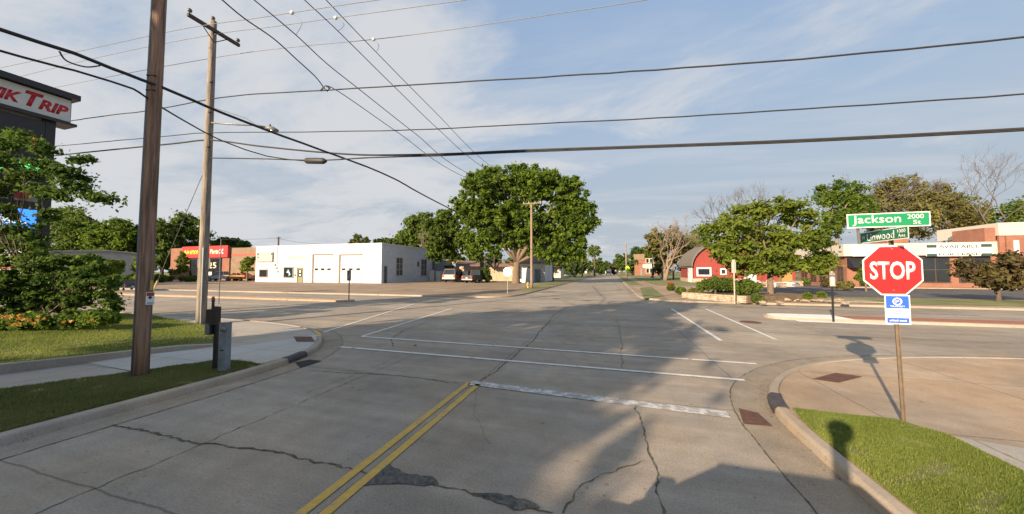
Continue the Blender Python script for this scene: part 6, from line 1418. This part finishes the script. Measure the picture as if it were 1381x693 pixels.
g = G(1168, 393, .15); tree('young_tree', 'slim bright green young tree at the plaza door', g, [(1168, 366, 8), (1164, 374, 7), (1172, 372, 7), (1167, 357, 5)], 0.09, LEAF_MAPLE, BARK, per=60, leaf=0.2, seed=91, tone=0.35)
g = G(1347, 406, .15); tree('plum_tree', 'small purple green tree on the grass strip at the right', g, [(1320, 358, 18, 10), (1345, 354, 20, 11), (1370, 358, 20, 11), (1335, 370, 22, 9), (1360, 370, 20, 9), (1308, 366, 12, 7), (1388, 365, 14, 10), (1325, 376, 20, 9), (1352, 380, 22, 9), (1375, 378, 16, 9)], 0.13, LEAF_PUR, BARKD, per=70, dens=0.95, leaf=0.16, seed=92, tone=0.45, clr=0.4, limbs=9)
for (lab, base, blobs, m_, sd_, D, dn) in (
    ('bright green tree rising left of the plaza roof', 1130, [(1125, 255, 16), (1150, 262, 18), (1112, 268, 12), (1165, 280, 18), (1140, 288, 18), (1120, 300, 16)], LEAF_MAPLE, 93, 92, .8),
    ('brownish tree behind the street name signs', 1205, [(1200, 262, 22), (1225, 258, 22), (1185, 280, 20), (1215, 290, 26), (1245, 275, 22), (1190, 305, 20)], LEAF_BRN, 94, 98, .8),
    ('wide brown green tree behind the plaza middle', 1275, [(1265, 262, 22), (1285, 275, 22), (1255, 290, 24), (1290, 295, 22), (1310, 290, 18), (1240, 305, 16)], LEAF_BRN, 95, 100, .85),
    ('green tree behind the plaza roof at the right', 1320, [(1300, 275, 14), (1320, 292, 18), (1310, 305, 18), (1345, 300, 16)], LEAF_MID, 96, 110, .8),
    ('green tree low behind the plaza tower', 1385, [(1370, 285, 16), (1395, 280, 20), (1380, 300, 16), (1420, 280, 25)], LEAF_MID, 97, 105, .7)):
    b = atD(base, 380, D); b.z = .1
    tree('tree', lab, b, blobs, 0.45, m_, BARKP, per=70, dens=dn * 1.5, leaf=0.34, seed=sd_, limbs=6, tone=0.5)
b = atD(1345, 380, 78); b.z = .1; bare('bare_tree', 'large bare grey tree leaning over the plaza tower', b, 165 * 78 / FPX, 0.42, 0.30, BARKG, seed=25, gens=6, stems=1, fork=0.36)
for lab, px, hh, sd_ in (('thin bare tree left of the brown trees behind the plaza', 1165, 130, 27), ('bare twiggy top over the brownish trees', 1235, 145, 28), ('another bare twiggy top beside the plaza trees', 1290, 138, 29)):
    b = atD(px, 380, 96); b.z = .1; bare('bare_tree', lab, b, hh * 96 / FPX, 0.4, 0.35, BARKG, seed=sd_, gens=5, stems=2, fork=0.55)
tree('tree', 'dark tree mass behind the barn annex', atD(1070, 378, 98), [(1060, 330, 22), (1090, 335, 20), (1030, 335, 20), (1110, 320, 14), (1000, 340, 16)], 0.45, LEAF_DARK, BARKD, per=40, dens=0.7, leaf=0.45, seed=98)

# near tree at the left and the daylily bed
tree('ash_tree', 'leafy tree at the left edge partly hiding the pylon sign', tuple(G(30, 436, .25)), [(0, 185, 24, 14), (30, 190, 20, 12), (58, 200, 14, 8), (5, 215, 30, 16), (40, 228, 22, 12), (85, 238, 20, 8), (108, 216, 10, 6), (10, 250, 26, 16), (45, 258, 24, 12), (80, 262, 18, 8), (118, 264, 14, 4), (138, 268, 8, 3), (100, 250, 12, 5), (10, 285, 24, 14), (30, 308, 30, 14), (10, 335, 30, 16), (48, 335, 22, 10), (-30, 250, 45, 60), (-20, 185, 30, 16), (20, 358, 34, 12), (62, 222, 16, 8), (70, 290, 10, 6), (90, 228, 12, 5)], 0.07, LEAF_NEAR, BARKD, fork=2.2, per=105, dens=0.68, leaf=0.085, seed=101, flat=0.7, clr=0.55, limbs=11, droop=0.8, tone=0.5)
tree('shrub', 'broad leafy shrub under the tree at the left edge', tuple(G(70, 438, .2)), [(20, 385, 34, 22), (60, 385, 24, 20), (90, 375, 20, 16), (118, 375, 16, 14), (140, 380, 16, 12), (152, 385, 8, 6), (140, 400, 16, 12), (105, 400, 22, 16), (70, 405, 24, 14), (30, 408, 30, 16), (60, 355, 20, 12), (-30, 390, 40, 26), (130, 360, 12, 6), (95, 350, 16, 8), (118, 347, 8, 5), (148, 415, 10, 10)], 0.08, LEAF_NEAR, BARKD, fork=0.5, per=100, dens=0.95, leaf=0.08, seed=102, flat=0.6, cat='shrub', limbs=10, tone=0.55, stems=3)
bed = tree('daylily_bed', 'clumps of orange flowering daylilies in front of the shrub', G(60, 444, .3), [(10, 436, 16, 8), (35, 434, 16, 9), (62, 432, 16, 9), (90, 430, 16, 10), (115, 430, 16, 10), (138, 427, 14, 9), (152, 428, 8, 7), (-15, 436, 16, 9)], 0.03, LEAF_MAPLE, BARKD, fork=0.2, per=170, dens=1.7, leaf=0.07, seed=103, flat=0.7, cat='flower bed', limbs=2, tone=0.3, tonev=0.12, depthk=0.5)
rgn = np.random.default_rng(7); cl = []
bl_ = bed.location
for _ in range(26):
    px = rgn.choice([rgn.normal(28, 16), rgn.uniform(70, 128)], p=[.85, .15]); q = rgn.uniform(424, 438); p = atD(min(max(px, -5), 130), q, depth(bl_) - 0.9) - bl_
    cl.append((p.x, p.y, p.z, 0.045, rgn.uniform(.2, .9)))
link('blossoms', leaf_mesh(cl, 8, 0.05, rgn, 0.8), FLOWER, bed)

# ------------------------------------------------------------------ behind the camera: the survey car and the street trees that throw the shade
sc2 = car('survey_car', 'dark van with a camera mast on its roof in the street', 'van', (0.0, 0.0, 0.0), 0, 1.0, (0.10, 0.11, 0.12), 'van')
ms = MB().tube([(0, -0.2, 1.45), (0, -0.2, 2.42)], 0.08, 10).build('mast', BLACKM, sc2)
MB().tube([(0, -0.26, 2.40), (0, -0.26, 2.46), (0, -0.26, 2.54), (0, -0.26, 2.62), (0, -0.26, 2.66)], [0.09, 0.13, 0.15, 0.13, 0.07], 16).build('camera_head', BLACKM, sc2, smooth=True)
MB().box(-.6, .6, -0.9, 0.3, 1.53, 1.56).build('roof_rack', BLACKM, sc2)
def shade_tree(lab, base, bl, sd_, tr=0.4, dens=1.0, leaf=0.4, per=40): return tree('shade_tree', lab, (*base, 0.1), bl, tr, LEAF_MAPLE, BARK, px=False, per=per, dens=dens, leaf=leaf, seed=sd_, limbs=7, depthk=1.0)
shade_tree('large maple behind the survey car on the pole side verge', (-16.2, -11.7), [(0, 0, 9.5, 5.4, 4.2), (-3.0, 1.5, 8, 3.8, 3.0), (3.2, -1.3, 8.4, 3.6, 3.0), (0.8, 1.6, 12, 3.6, 2.6), (0, 0, 6.2, 4.6, 2.4), (4.2, -1.8, 6.0, 2.6, 2.0), (-4, 2, 6, 2.6, 2)], 201, dens=1.25)
shade_tree('maple farther back on the pole side of the street', (-18.5, -23.5), [(0, 0, 8, 5, 3.2), (3.5, -1, 6, 3.4, 2.2), (-3, 1, 7, 3.4, 2.5)], 202, dens=0.9)
shade_tree('tall thin crowned tree far behind at the left block', (-33.5, -10.5), [(0, 0, 6.5, 4.4, 1.5), (4.5, -1, 4.8, 3.0, 1.0), (-3, 2, 5, 3, 1.2)], 203, dens=0.62)
shade_tree('tree behind the survey car on the stop sign side', (4.4, -22.5), [(-1, 0, 12.6, 3.6, 1.6), (-5, 2.4, 12.4, 3.0, 1.3), (2, -1, 12, 3, 1.5)], 204, dens=0.6)
